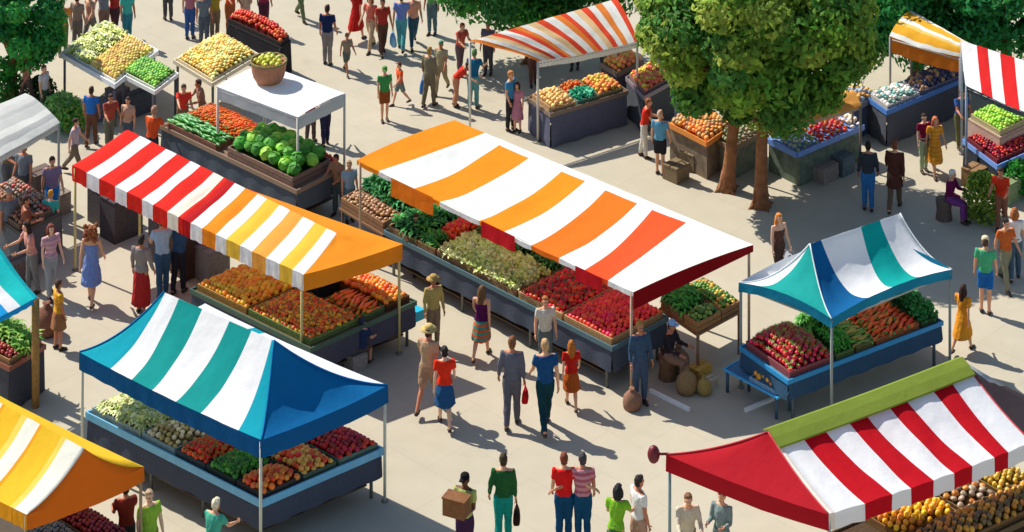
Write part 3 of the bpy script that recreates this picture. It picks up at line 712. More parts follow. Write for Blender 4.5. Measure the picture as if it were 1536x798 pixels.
# dark table of red fruit, top
qR = Q4((340, 34), (422, 72), (436, 60), .75)
table('black table with red apples near the top of the picture', qR, top='#2c2a2c', skirt='#2e2c30', legs='#2c2a2c')
tray('dark tray of red apples on the black table', qR, .02, .98, .04, .96, '#332a2a', '#5c1a14', 'apple', 'red apples heaped on the black table', .09, cols=['#b5341f', '#4c3522'], mix=['#d8602c', '#4c3522'], hp=.22)
# basket on the white canopy
def basket(px, py, z):
    c = at(px, py, z)
    t = thing('wicker_basket', 'round terracotta brown basket of yellow green fruit standing on top of the white canopy', 'basket', c)
    m = MB(); prof = [(.10, .012), (.27, .02), (.33, .12), (.36, .25), (.38, .40), (.385, .44), (.36, .44), (.35, .38), (.05, .36)]
    m.lathe(prof, c, n=26); m.build('body', mat('#a56f52', rough=.8, var=.2, scale=26, bump=.5), t)
    m = MB(); ring = [c + V((math.cos(a) * .375, math.sin(a) * .375, .44 + .008 * math.sin(a * 12))) for a in [i * 2 * math.pi / 32 for i in range(33)]]
    m.tube(ring, .022, 6); m.build('rim', mat('#7c7444', rough=.8, var=.2, scale=26), t)
    for i in range(20):
        a = i * 2.4; r = .30 * math.sqrt(i / 20)
        o = bpy.data.objects.new('pear', pm('pear', ['#a9a83c'], i % 3)); COL.objects.link(o); o.location = c + V((math.cos(a) * r, math.sin(a) * r, .43 + .06 * (1 - r / .3)))
        o.rotation_euler = (rnd.uniform(-1, 1), rnd.uniform(-1, 1), a); tag(o, 'yellow green pear in the basket on the white canopy', 'pear', 'pears in the basket')
basket(403, 122, 2.1)
# K stall
qK = Q4((793, 148), (826, 172), (940, 138), .72)
table('navy skirted counter beneath the coral striped awning', qK, top='#9a7d62', trim='#7a6a5c', skirt='#5a5d70', lip=.05)
tray('tan crate of peaches on the navy skirted counter', qK, .05, .95, .03, .34, '#b9956c', '#c08a4c', 'peach', 'pale peaches heaped on the navy skirted counter', .10, cols=['#e0a868'])
tray('crate of green salad on the navy skirted counter', qK, .05, .5, .36, .62, '#6c8a78', '#1f6a4c', 'lettuce', 'blue green salad heaped on the navy skirted counter', .12, cols=['#1d8a64', '#2c9470'])
tray('crate of mixed oranges at the right of the navy skirted counter', qK, .05, .95, .64, .97, '#8a7a58', '#a5602c', 'orange', 'mixed oranges heaped on the navy skirted counter', .10, cols=['#d07a3a'], mix=['#b5a03c'])
tray('back crate of orange squash behind the salad', qK, .53, .95, .36, .62, '#a8845c', '#a5602c', 'persimmon', 'orange squash heaped behind the salad', .10)
# side stall right of K
qK2 = Q4((940, 118), (966, 146), (1010, 122), .8)
table('small dark grey table of mixed fruit half hidden by the big tree', qK2, top='#6c6a6c', trim='#8a7f86', skirt='#53575c', lip=.05)
tray('crate of mixed fruit on the small dark grey table', qK2, .05, .95, .05, .95, '#8a6a62', '#7c4a3c', 'peach', 'mixed yellow and red fruit heaped on the small dark grey table', .10, cols=['#c2623c'], mix=['#c9b23c'])
# L stalls behind the big tree: orange edged crates
def crate_stand(label, q, h, col, rail, group='crate stands'):
    root = thing('crate_stand', label, 'stand', V((q.c().x, q.c().y, 0)), group)
    m = MB(); m.prism(quad_pts(q, .02, .98, .04, .96), .0, q.z - .05); m.build('crate_wall', mat(col, rough=.8, var=.35, scale=7, bump=.3), root)
    m = MB(); m.prism(quad_pts(q, 0, 1, 0, 1), q.z - .047, q.z); m.build('board', wood(rail), root)
    for a in (quad_pts(q, 0, 1, -.02, -.001), quad_pts(q, -.02, -.001, 0, 1)):
        m = MB(); m.prism(a, q.z - .06, q.z + .05); m.build('rail', paint(rail), root)
    return root
qL1 = Q4((1002, 186), (1060, 216), (1100, 188), .78)
crate_stand('brown slatted stand with an orange rail left of the tree trunks', qL1, .7, '#7d6c58', '#e08a3c')
stuff_heap(qL1, .04, .96, .05, .95, 'orange', 'small oranges on the slatted stand left of the tree trunks', .095, cols=['#d9823c'], mix=['#9a7a50'])
qL2 = Q4((1148, 208), (1196, 232), (1296, 190), .7)
crate_stand('grey green stand of crates right of the tree trunks', qL2, .7, '#64705f', '#6f92cf')
stuff_heap(qL2, .04, .96, .02, .34, 'lime', 'grey green artichokes on the stand right of the tree trunks', .10, cols=['#6f8360'], mix=['#8a9478'], name='artichoke', cat='artichokes')
stuff_heap(qL2, .04, .96, .36, .80, 'persimmon', 'red and rust squash on the stand right of the tree trunks', .10, cols=['#a8381c', '#6c6a24'], mix=['#c8282c', '#6c6a24'], hp=.16, name='squash', cat='squash')
stuff_heap(qL2, .04, .96, .82, .98, 'bread_roll', 'pale bread rolls at the right end of the grey green stand', .10, cols=['#c9b8a8'])
for s_, t_ in ((-.28, .32), (-.28, .97)):
    pass
# hanging orange striped edge above L: a low fabric roof half behind the crown
LT, Li = quad_tent('low ochre fabric roof half hidden behind the big tree', (1148, 196), (1292, 158), (1280, 136), (1140, 170), 1.35, 1.5, ['#d99a4c', '#e8b060', '#3b78b8'],
    [(0, .2), (1, .15), (0, .2), (1, .15), (0, .2)], .03, .08, polecol='#8a7a68')
# M stall counter
qM = Q4((1302, 148), (1330, 168), (1452, 116), .75)
table('slate counter with a blue rail under the yellow awning', qM, top='#7d8088', trim='#4f7fc4', skirt='#53565f', lip=.06)
tray('pale tray of fish on the slate counter', qM, .05, .95, .02, .40, '#b9b4ac', '#c4bdb4', 'potato', 'pale grey fish and shells on the slate counter', .10, cols=['#c9c2ba'], mix=['#6f9a90'], name='shellfish', cat='shellfish')
tray('dark tray of aubergines on the slate counter', qM, .05, .95, .42, .97, '#6a6a80', '#3c3c50', 'pear', 'dark blue grey aubergines on the slate counter', .10, cols=['#3c3f5c'], mix=['#a8835c'], name='aubergine', cat='aubergines')
# N stall
qN = Q4((1452, 178), (1500, 206), (1600, 160), .9)
table('tall table of lime green grapes under the red and white awning at the right edge', qN, top='#b49a88', skirt='#b89c8c', legs='#8a7a70')
tray('tray of lime green grapes at the right edge', qN, .05, .95, .02, .6, '#b0a878', '#6f9a30', 'lime', 'lime green grapes heaped in the tray at the right edge', .085, cols=['#7fb030'], mix=['#9cc048'], name='grape', cat='grapes')
qN2 = Q4((1446, 212), (1496, 250), (1600, 204), .55)
table('low blue railed table of dark red fruit in front of the lime green grapes', qN2, top='#6c7fa5', trim='#6f96d8', skirt='#33363c', lip=.06)
tray('tray of dark red cherries at the right edge', qN2, .05, .95, .02, .95, '#7a2c30', '#5c1014', 'plum', 'dark red cherries heaped in the tray at the right edge', .085, cols=['#a5161f'], mix=['#6c1520'], name='cherry', cat='cherries')
# I stall under the off white awning, and J
qI = Q4((-40, 300), (30, 350), (92, 318), .8)
table('grey brown table crowded with crates under the off white awning', qI, top='#5c554c', skirt='#5c5f63', legs='#5c554c')
tray('brown crate of onions under the off white awning', qI, .05, .95, .04, .5, '#6a5444', '#5c4634', 'onion', 'brown onions heaped under the off white awning', .10, cols=['#8a6048'])
tray('crate of mixed roots under the off white awning', qI, .05, .95, .52, .96, '#6c6058', '#54463c', 'potato', 'grey brown roots heaped under the off white awning', .10, cols=['#7c6a5c'], mix=['#9a5040'])
qJ = Q4((-50, 520), (14, 552), (66, 520), .8)
table('dark skirted table beside the wooden post at the left edge', qJ, top='#4a3a30', trim='#8a4a38', skirt='#46474f', lip=.05)
bin_fill('crate of leafy green tops beside the wooden post', qJ, .03, .97, .35, .97, 'greens', 'bunch of yellow green leaves beside the wooden post', .15, cols=['#4f7a28', '#6a8a30'], liner='#2c3c18')
bin_fill('crate of small red beets in front of the yellow green leaves', qJ, .03, .97, .03, .33, 'plum', 'small red beet in front of the yellow green leaves', .08, cols=['#8a2a24'], liner='#4c1a14')
# B table
qB = Q4((20, 812), (110, 870), (214, 818), .85)
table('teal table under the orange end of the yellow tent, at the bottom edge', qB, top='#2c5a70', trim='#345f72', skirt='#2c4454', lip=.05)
bin_fill('grey box of dark red plums under the orange tent end', qB, .05, .95, .55, .95, 'plum', 'dark red plum under the orange tent end', .085, ccol='#5c5c60', liner='#3c1c20')
bin_fill('blue grey box of figs under the orange tent end', qB, .05, .95, .05, .52, 'plum', 'blue grey fig under the orange tent end', .085, name='fig', cols=['#4c5a72'], ccol='#4c5f70', liner='#24303c')
# F table
qF = Q4((1225, 812), (1330, 878), (1600, 752), .85)
table('dark wooden table of golden fruit under the red and white tent', qF, top='#4a3826', trim='#6c5434', skirt='#3c2c24', lip=.05)
bin_fill('crate of golden mangoes under the red and white tent', qF, .45, .97, .25, .56, 'pear', 'golden mango under the red and white tent', .105, name='mango', cols=['#e09a20'], mix=['#b8751c'], ccol='#7a5a34', liner='#6c4a18')
bin_fill('crate of brown bread rolls under the red and white tent', qF, .45, .97, .58, .78, 'bread_roll', 'brown bread roll under the red and white tent', .12, cols=['#a5692c'], mix=['#8a7a68'], ccol='#6a5438', liner='#4c3a20')
bin_fill('crate of lemons at the right of the golden mangoes', qF, .45, .97, .80, .98, 'lemon', 'lemon at the right of the golden mangoes', .09, ccol='#7a6238', liner='#6c5a20')
bin_fill('crate of bronze pears at the near side of the golden fruit table', qF, .03, .43, .25, .98, 'pear', 'bronze pear at the near side of the golden fruit table', .10, cols=['#b07a2a'], mix=['#5c4a2c'], ccol='#7a5a34', liner='#4c3a18')
# loose boxes, sacks, bags on the ground
def box_thing(name, label, cat, px, py, w_, d_, h_, col, rot=.78, group=None, z=0, m=None):
    p = at(px, py, z); r = Matrix.Rotation(rot, 3, 'Z'); t = thing(name, label, cat, p, group)
    mb = MB(); mb.box(p + V((0, 0, h_ / 2)), w_ / 2, d_ / 2, h_ / 2, 0, r); mb.build('body', m or wood(col), t)
    for s in (-1, 1):
        mb = MB(); mb.box(p + V((0, 0, h_ + .012)) + r @ V((0, s * d_ * .26, 0)), w_ / 2 + .01, d_ * .22, .012, 0, r); mb.build('lid', m or wood(col), t)
    return t
def sack(label, px, py, rr, h_, col, group='burlap sacks', name='sack', cat='sack', z=0, knot=True):
    p = at(px, py, z); m = MB(); t = rnd.uniform(0, 6)
    prof = [(.02, .003), (rr * .9, .01), (rr, h_ * .3), (rr * .92, h_ * .62), (rr * .5, h_ * .85), (rr * .2, h_ * .92), (rr * .34, h_ * 1.06), (.03, h_ * 1.02)]
    m.lathe(prof, p, n=18, wob=.02); return tag(m.build(name, mat(col, rough=.95, var=.2, scale=24, bump=.4)), label, cat, group)
sack('tan burlap sack tied at the neck beside the seated seller', 1030, 588, .19, .42, '#94774f')
sack('grey brown burlap sack behind the seated seller', 1018, 556, .2, .45, '#7a6552')
sack('small ochre sack at the front of the burlap sacks', 1056, 590, .14, .3, '#a58a4c')
box_thing('cardboard_box', 'ochre cardboard box on top of the ground by the small wooden table', 'box', 1050, 566, .36, .26, .2, '#c9a04c', group='boxes by the big awning')
box_thing('cardboard_box', 'pale grey box beside the ochre cardboard box', 'box', 1064, 580, .26, .2, .13, '#b4ad98', group='boxes by the big awning')
sack('brown leather bag set down in the sun before the long table', 948, 612, .17, .34, '#8a6450', group=None, name='leather_bag', cat='bag')
def plank(label, p0, p1):
    a, b = at(*p0), at(*p1); d = (b - a).normalized(); n = V((d.y, -d.x, 0)) * .03; m = MB()
    m.prism([a - n, b - n, b + n, a + n], .0, .06); return tag(m.build('kerb_plank', paint('#efeee8')), label, 'plank', 'white planks on the pavement')
plank('thin white plank on the pavement right of the leather bag', (975, 588), (1034, 617))
plank('thin white plank on the pavement before the low blue bench', (1118, 618), (1188, 588))
def cloth_fold(px, py, z):
    p = at(px, py, z); m = MB(); n = 8
    vs_ = [p + V((.0, 0, 0)) + V((.16, .1, 0)) * (i / n * 2 - 1) + V((.1, -.14, 0)) * (j / n * 2 - 1) + V((0, 0, .03 + .03 * math.sin(i * 1.4) * math.cos(j * 1.1))) for j in range(n + 1) for i in range(n + 1)]
    m.add(vs_, [(j * (n + 1) + i, j * (n + 1) + i + 1, (j + 1) * (n + 1) + i + 1, (j + 1) * (n + 1) + i) for j in range(n) for i in range(n)])
    return m.build('folded_cloth', fabric('#0fb3d8'))
o = MB(); p = at(606, 474, .55)
o.prism(quad_pts(qC, -.0, .14, 1.01, 1.10), .42, .60); tag(o.build('cool_box', paint('#12aed4')), 'bright cyan cool box against the right end of the orange fruit table', 'cool box')
for (px, py, w_, h_, c, lb) in ((506, 548, .5, .42, '#4a4a55', 'dark grey crate on the ground below the carrots'), (530, 552, .34, .3, '#8f8a84', 'pale grey crate on the ground next to the seated child'),):
    box_thing('ground_crate', lb, 'crate', px, py, w_, .4, h_, c, group='crates on the ground')
# dark stacks in the shade of the long low tent
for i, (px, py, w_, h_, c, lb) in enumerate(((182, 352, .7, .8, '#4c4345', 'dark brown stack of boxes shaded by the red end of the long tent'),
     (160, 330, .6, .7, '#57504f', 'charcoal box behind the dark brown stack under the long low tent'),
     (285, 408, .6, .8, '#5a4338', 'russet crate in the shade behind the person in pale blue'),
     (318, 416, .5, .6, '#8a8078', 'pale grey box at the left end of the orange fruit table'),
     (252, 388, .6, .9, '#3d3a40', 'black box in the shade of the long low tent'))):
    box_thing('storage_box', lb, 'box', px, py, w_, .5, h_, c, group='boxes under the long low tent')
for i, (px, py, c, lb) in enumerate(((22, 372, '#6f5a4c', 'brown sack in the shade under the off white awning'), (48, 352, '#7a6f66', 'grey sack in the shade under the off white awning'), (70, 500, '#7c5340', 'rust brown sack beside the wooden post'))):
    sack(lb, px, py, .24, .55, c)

# goods stored under the open tables
def under(q, s, t, w_, d_, h_, col, label):
    p = q.p(s, t); pz = .23; t_ = thing('storage_crate', label, 'crate', V((p.x, p.y, pz)), 'crates stored under the tables'); r = Matrix.Rotation(UANG(q), 3, 'Z')
    for (ox, oy, ax, ay) in ((0, -d_ / 2, w_ / 2, .012), (0, d_ / 2, w_ / 2, .012), (-w_ / 2, 0, .012, d_ / 2 - .013), (w_ / 2, 0, .012, d_ / 2 - .013)):
        for k in (0, 1):
            m = MB(); m.box(V((p.x, p.y, pz + h_ * (.24 + .5 * k) + .002)) + r @ V((ox, oy, 0)), ax, ay, h_ * .2, 0, r); m.build('side_panel', wood(col), t_)
    m = MB(); m.box(V((p.x, p.y, pz + .012)), w_ / 2 - .014, d_ / 2 - .014, .01, 0, r); m.build('bottom', wood(col), t_)
under(qA, .22, .14, .6, .4, .3, '#8a6a48', 'brown slatted crate on the shelf below the green peppers')
under(qA, .62, .14, .6, .4, .26, '#5f6a6c', 'grey slatted crate on the shelf below the beige onions')
under(qA, .12, .62, .5, .5, .3, '#7a5a3c', 'dark slatted crate on the shelf below the peaches')
under(qD, .12, .25, .6, .45, .28, '#8a6a4a', 'brown slatted crate on the shelf below the crimson apples')
under(qD, .48, .25, .7, .45, .26, '#6f6a5c', 'grey brown slatted crate on the shelf below the pale cabbages')
under(qD, .80, .25, .5, .45, .3, '#7a5c42', 'brown slatted crate on the shelf below the green herbs')
under(qC, .12, .88, .5, .45, .28, '#6a543c', 'brown slatted crate on the shelf below the tangerines')
under(qG, .3, .2, .6, .4, .3, '#7a6858', 'brown slatted crate on the shelf below the dark green cabbages')
# more of the far row behind the big tree
qL4 = Q4((1066, 205), (1098, 224), (1152, 196), .66)
crate_stand('grey green stand of crates seen between the two tree trunks', qL4, .6, '#6c705c', '#8a7458')
stuff_heap(qL4, .04, .96, .04, .96, 'lime', 'grey green artichokes seen between the two tree trunks', .10, cols=['#76825c'], mix=['#9a8a6a'], name='artichoke', cat='artichokes')
qL5 = Q4((1250, 150), (1276, 166), (1316, 146), .7)
crate_stand('dark blue stand of goods between the big tree and the slate counter', qL5, .6, '#4a5470', '#8a8a90')
stuff_heap(qL5, .04, .96, .04, .96, 'orange', 'amber fruit between the big tree and the slate counter', .10, cols=['#d99a4c'], mix=['#7c8a9a'])
qL6 = Q4((900, 96), (926, 112), (966, 92), .75)
crate_stand('plum coloured stand of goods behind the navy skirted counter', qL6, .6, '#5c505c', '#8a7a6a')
stuff_heap(qL6, .04, .96, .04, .96, 'peach', 'peach and yellow fruit behind the navy skirted counter', .10, cols=['#d9824c'], mix=['#c9b04c'])
for (px, py, w_, h_, c, lb) in ((1236, 268, .5, .3, '#8a8078', 'pale grey box at the foot of the grey green stand'), (1262, 258, .4, .36, '#5c6c70', 'blue grey box at the foot of the grey green stand'), (1014, 268, .4, .3, '#7c6a50', 'tan box at the foot of the brown slatted stand'),
        (1510, 300, .5, .4, '#7a8a60', 'olive box below the dark red cherries'), (1462, 278, .4, .36, '#8a6a48', 'brown box below the dark red cherries'), (1040, 250, .45, .34, '#8d7a5e', 'straw coloured box left of the first tree trunk')):
    box_thing('goods_box', lb, 'box', px, py, w_, .4, h_, c, group='boxes by the far stalls')
for (px, py, w_, h_, c, lb) in ((12, 268, .5, .5, '#5f6670', 'slate box on the ground at the back of the off white awning'), (60, 300, .5, .6, '#6c5a50', 'brown box stacked at the right of the off white awning'), (86, 318, .4, .4, '#8a7c70', 'tan box beside the right post of the off white awning'), (26, 420, .5, .4, '#6a5c58', 'dull brown box in the left lane'),
        (150, 176, .4, .34, '#6a6f7c', 'blue grey box below the white framed table'), (206, 168, .5, .4, '#4f5662', 'dark slate box below the bright green limes'), (176, 160, .4, .4, '#7c6f78', 'mauve box below the tan gourds')):
    box_thing('goods_box', lb, 'box', px, py, w_, .4, h_, c, group='boxes in the left lane')
# ------------------------------------------------------------------ people
def rotx(p, a, o):                                       # lean about the hip axis
    d = p - o; c, s = math.cos(a), math.sin(a)
    return o + V((d.x, d.y * c + d.z * s, -d.y * s + d.z * c)) if False else o + V((d.x, d.y * c - d.z * s, d.y * s + d.z * c))
POSES = {  # thigh angles, knee bends, arm swing / out / elbow for each side, lean, sit, head pitch
 'stand': dict(th=(2, -3), kn=(2, 3), ar=((4, 8, 12), (-3, 9, 16)), lean=0),
 'rest':  dict(th=(-4, 6), kn=(0, 8), ar=((0, 12, 30), (8, 10, 10)), lean=0),
 'walk':  dict(th=(22, -20), kn=(6, 22), ar=((-22, 8, 20), (24, 8, 26)), lean=3),
 'step':  dict(th=(-16, 18), kn=(18, 6), ar=((18, 8, 24), (-18, 8, 14)), lean=2),
 'carry': dict(th=(4, -6), kn=(2, 8), ar=((14, 6, 82), (12, 6, 86)), lean=-2),
 'bag':   dict(th=(10, -10), kn=(3, 12), ar=((2, 8, 14), (4, 14, 20)), lean=1),
 'shop':  dict(th=(6, -6), kn=(3, 6), ar=((38, 10, 40), (22, 10, 60)), lean=12),
 'reach': dict(th=(4, -4), kn=(3, 4), ar=((64, 8, 18), (12, 8, 50)), lean=14),
 'bend':  dict(th=(8, -2), kn=(16, 12), ar=((50, 8, 22), (42, 8, 30)), lean=44),
 'hugr':  dict(th=(2, -3), kn=(2, 3), ar=((-8, 52, 10), (6, 8, 30)), lean=2),
 'hugl':  dict(th=(-3, 2), kn=(3, 2), ar=((4, 8, 26), (-10, 40, 10)), lean=2),
 'sit':   dict(th=(84, 80), kn=(84, 78), ar=((30, 8, 50), (26, 8, 56)), lean=8, sit=1),
}
def skel(pose):
    P = POSES[pose]; hip = V((0, 0, .93 if not P.get('sit') else .50)); J = {}
    lean = R_(P['lean'])
    def tor(p): return rotx(V(p) + V((0, 0, hip.z - .93)), lean, hip)
    J['hip'] = hip; J['tor'] = tor; J['lean'] = lean
    J['neck'] = tor((0, .01, 1.46)); J['head'] = tor((0, -.012, 1.60)); J['chest'] = tor((0, 0, 1.28))
    for k, s in ((0, -1), (1, 1)):
        a, b = R_(P['th'][k]), R_(P['kn'][k])
        h = hip + V((s * .085, 0, -.03)); kn = h + V((s * .012, -math.sin(a), -math.cos(a))) * .43
        an = kn + V((0, -math.sin(a - b), -math.cos(a - b))) * .42
        J['h%d' % k], J['k%d' % k], J['a%d' % k] = h, kn, an
        sw, ab, el = [R_(x) for x in P['ar'][k]]
        sh = tor((s * .185, .01, 1.405)); sw += lean * 0
        d1 = V((s * math.sin(ab), -math.sin(sw), -math.cos(sw))).normalized(); e = sh + d1 * .285
        inw = .0 if el < 1.0 else -.35
        
        d2 = V((s * math.sin(ab) * .5 + s * inw * .5, -math.sin(sw + el), -math.cos(sw + el))).normalized(); w_ = e + d2 * .255
        
        if pose in ('hugr', 'hugl') and P['ar'][k][1] > 20: d2 = V((s * .9, .35, -.22)).normalized(); w_ = e + d2 * .255
        J['s%d' % k], J['e%d' % k], J['w%d' % k], J['d%d' % k] = sh, e, w_, d2
    low = min(J['a0'].z, J['a1'].z)
    dz = .085 - low
    J['dz'] = dz
    for key in list(J):
        if isinstance(J[key], Vector) and not key.startswith('d'): J[key] = J[key] + V((0, 0, dz))
    J['tor'] = lambda p: tor(p) + V((0, 0, dz))
    return J
def torso_rings(mb, J, prof, grow=0.0, n=14):
    rs = []
    for z, rx, ry, oy in prof:
        r = []
        for q in range(n):
            t = 2 * math.pi * q / n
            r.append(J['tor'](((rx + grow) * math.cos(t), oy + (ry + grow) * math.sin(t), z)))
        rs.append(r)
    mb.rings(rs, 0)
TOR = {'m': [(.86, .13, .10, 0), (.93, .165, .115, 0), (1.02, .15, .105, 0), (1.10, .145, .10, 0), (1.22, .17, .115, 0), (1.33, .19, .115, .005), (1.40, .185, .09, .01), (1.44, .11, .07, .012), (1.47, .06, .06, .012)],
       'f': [(.86, .135, .105, 0), (.93, .172, .12, 0), (1.02, .15, .10, 0), (1.10, .122, .09, 0), (1.22, .15, .11, -.008), (1.33, .165, .105, .0), (1.40, .165, .08, .01), (1.44, .10, .065, .012), (1.47, .052, .055, .012)]}
_TMP = None
def remesh(mb, vox, name, mats, smooth=3):
    global _TMP
    if _TMP is None: _TMP = bpy.data.scenes.new('workbench')
    me = mb.mesh(name + '_src', mats); o = bpy.data.objects.new(name + '_src', me); _TMP.collection.objects.link(o)
    r = o.modifiers.new('r', 'REMESH'); r.mode = 'VOXEL'; r.voxel_size = vox; r.use_smooth_shade = True
    s = o.modifiers.new('s', 'SMOOTH'); s.iterations = smooth; s.factor = .5
    with bpy.context.temp_override(scene=_TMP, view_layer=_TMP.view_layers[0]):
        dg = bpy.context.evaluated_depsgraph_get(); dg.update()
        out = bpy.data.meshes.new_from_object(o.evaluated_get(dg)); out.name = name
    bpy.data.objects.remove(o); bpy.data.meshes.remove(me)
    for p in out.polygons: p.use_smooth = True
    return out
_BODY = {}
def body_mesh(pose, sex, skin):
    key = (pose, sex, skin)
    if key in _BODY: return _BODY[key]
    J = skel(pose); m = MB()
    torso_rings(m, J, TOR[sex])
    nk, hd = J['neck'], J['head']
    m.tube([J['tor']((0, .012, 1.42)), nk + V((0, .0, .01)), hd + V((0, .01, -.04))], [.06, .052, .05], 12)
    m.ell(hd + V((0, .008, .02)), (.075, .092, .095), 16, 12); m.ell(hd + V((0, -.022, -.045)), (.055, .062, .068), 14, 10)   # skull, jaw
    m.tube([hd + V((0, -.075, .015)), hd + V((0, -.105, -.022)), hd + V((0, -.08, -.03))], [.012, .017, .014], 8)            # nose
    for s in (-1, 1):
        m.ell(hd + V((s * .078, .012, -.008)), (.012, .022, .034), 8, 8)
        m.ell(hd + V((s * .03, -.074, .028)), (.028, .016, .012), 8, 6)                                                      # brow
    for k, s in ((0, -1), (1, 1)):
        h, kn, an = J['h%d' % k], J['k%d' % k], J['a%d' % k]
        g = 1.0 if sex == 'm' else 1.03
        m.tube([h + V((0, 0, .06)), h.lerp(kn, .25), h.lerp(kn, .6), kn, kn.lerp(an, .3), kn.lerp(an, .65), an + (an - kn).normalized() * .02],
               [.088 * g, .088 * g, .07 * g, .055, .058, .043, .036], 12)
        ft = an + V((0, 0, -.03)); m.tube([ft + V((0, .045, -.018)), ft + V((0, -.03, -.012)), ft + V((s * .01, -.11, -.032)), ft + V((s * .014, -.165, -.04))], [.034, .042, .036, .022], 10)
        sh, e, w_ = J['s%d' % k], J['e%d' % k], J['w%d' % k]
        b = 1.0 if sex == 'm' else .88
        m.tube([J['tor']((s * .10, .01, 1.40)), sh, sh.lerp(e, .4), e, e.lerp(w_, .3), w_], [.06 * b, .058 * b, .05 * b, .04 * b, .042 * b, .027 * b], 10)
        m.tube([w_, w_ + J['d%d' % k] * .05, w_ + J['d%d' % k] * .095], [.026, .032, .03], 8, flat=.62)                       # palm
    mats = [fabric(skin) if False else mat(skin, rough=.55, var=.06, scale=6, spec=.3), mat('#1c1410', rough=.4), mat('#8a4038', rough=.5)]
    me = remesh(m, .0135, 'person_body', mats, 2)
    bm = bmesh.new(); bm.from_mesh(me)
    for f in bm.faces:
        c = f.calc_center_median() - hd; f.material_index = 0; f.smooth = True
        if c.y < -.055:
            for s in (-1, 1):
                if abs(c.x - s * .031) < .014 and abs(c.z - .008) < .009: f.material_index = 1
            if abs(c.x) < .024 and abs(c.z + .062) < .009: f.material_index = 2
    fm = MB()                                              # five separate fingers, rooted in the palm
    for k, s in ((0, -1), (1, 1)):
        w_, d = J['w%d' % k], J['d%d' % k]
        fw = V((0, -1, 0)) - d * V((0, -1, 0)).dot(d)
        if fw.length < .3: fw = V((0, 0, 1)) - d * V((0, 0, 1)).dot(d)
        fw.normalize(); side = d.cross(fw).normalized(); cu = -side * s if True else side
        if cu.dot(V((-s, 0, 0))) < 0: cu = -cu
        for i, (L_, off) in enumerate(((.066, .024), (.075, .008), (.07, -.008), (.056, -.022))):
            p0 = w_ + d * .085 + fw * off; p1 = p0 + (d * .9 + cu * .25).normalized() * L_ * .5; p2 = p1 + (d * .65 + cu * .75).normalized() * L_ * .5
            fm.tube([p0, p1, p2], [.0095, .0085, .0065], 6)
        t0 = w_ + d * .03 + fw * .022; t1 = t0 + (d * .6 + fw * .75).normalized() * .035; t2 = t1 + (d * .9 + fw * .2 + cu * .3).normalized() * .028
        fm.tube([t0, t1, t2], [.012, .0105, .008], 6)
    vm = [bm.verts.new(p) for p in fm.v]
    for f in fm.f:
        try: nf = bm.faces.new([vm[i] for i in f]); nf.smooth = True
        except ValueError: pass
    bm.to_mesh(me); bm.free()
    _BODY[key] = me
    return me
_CL = {}
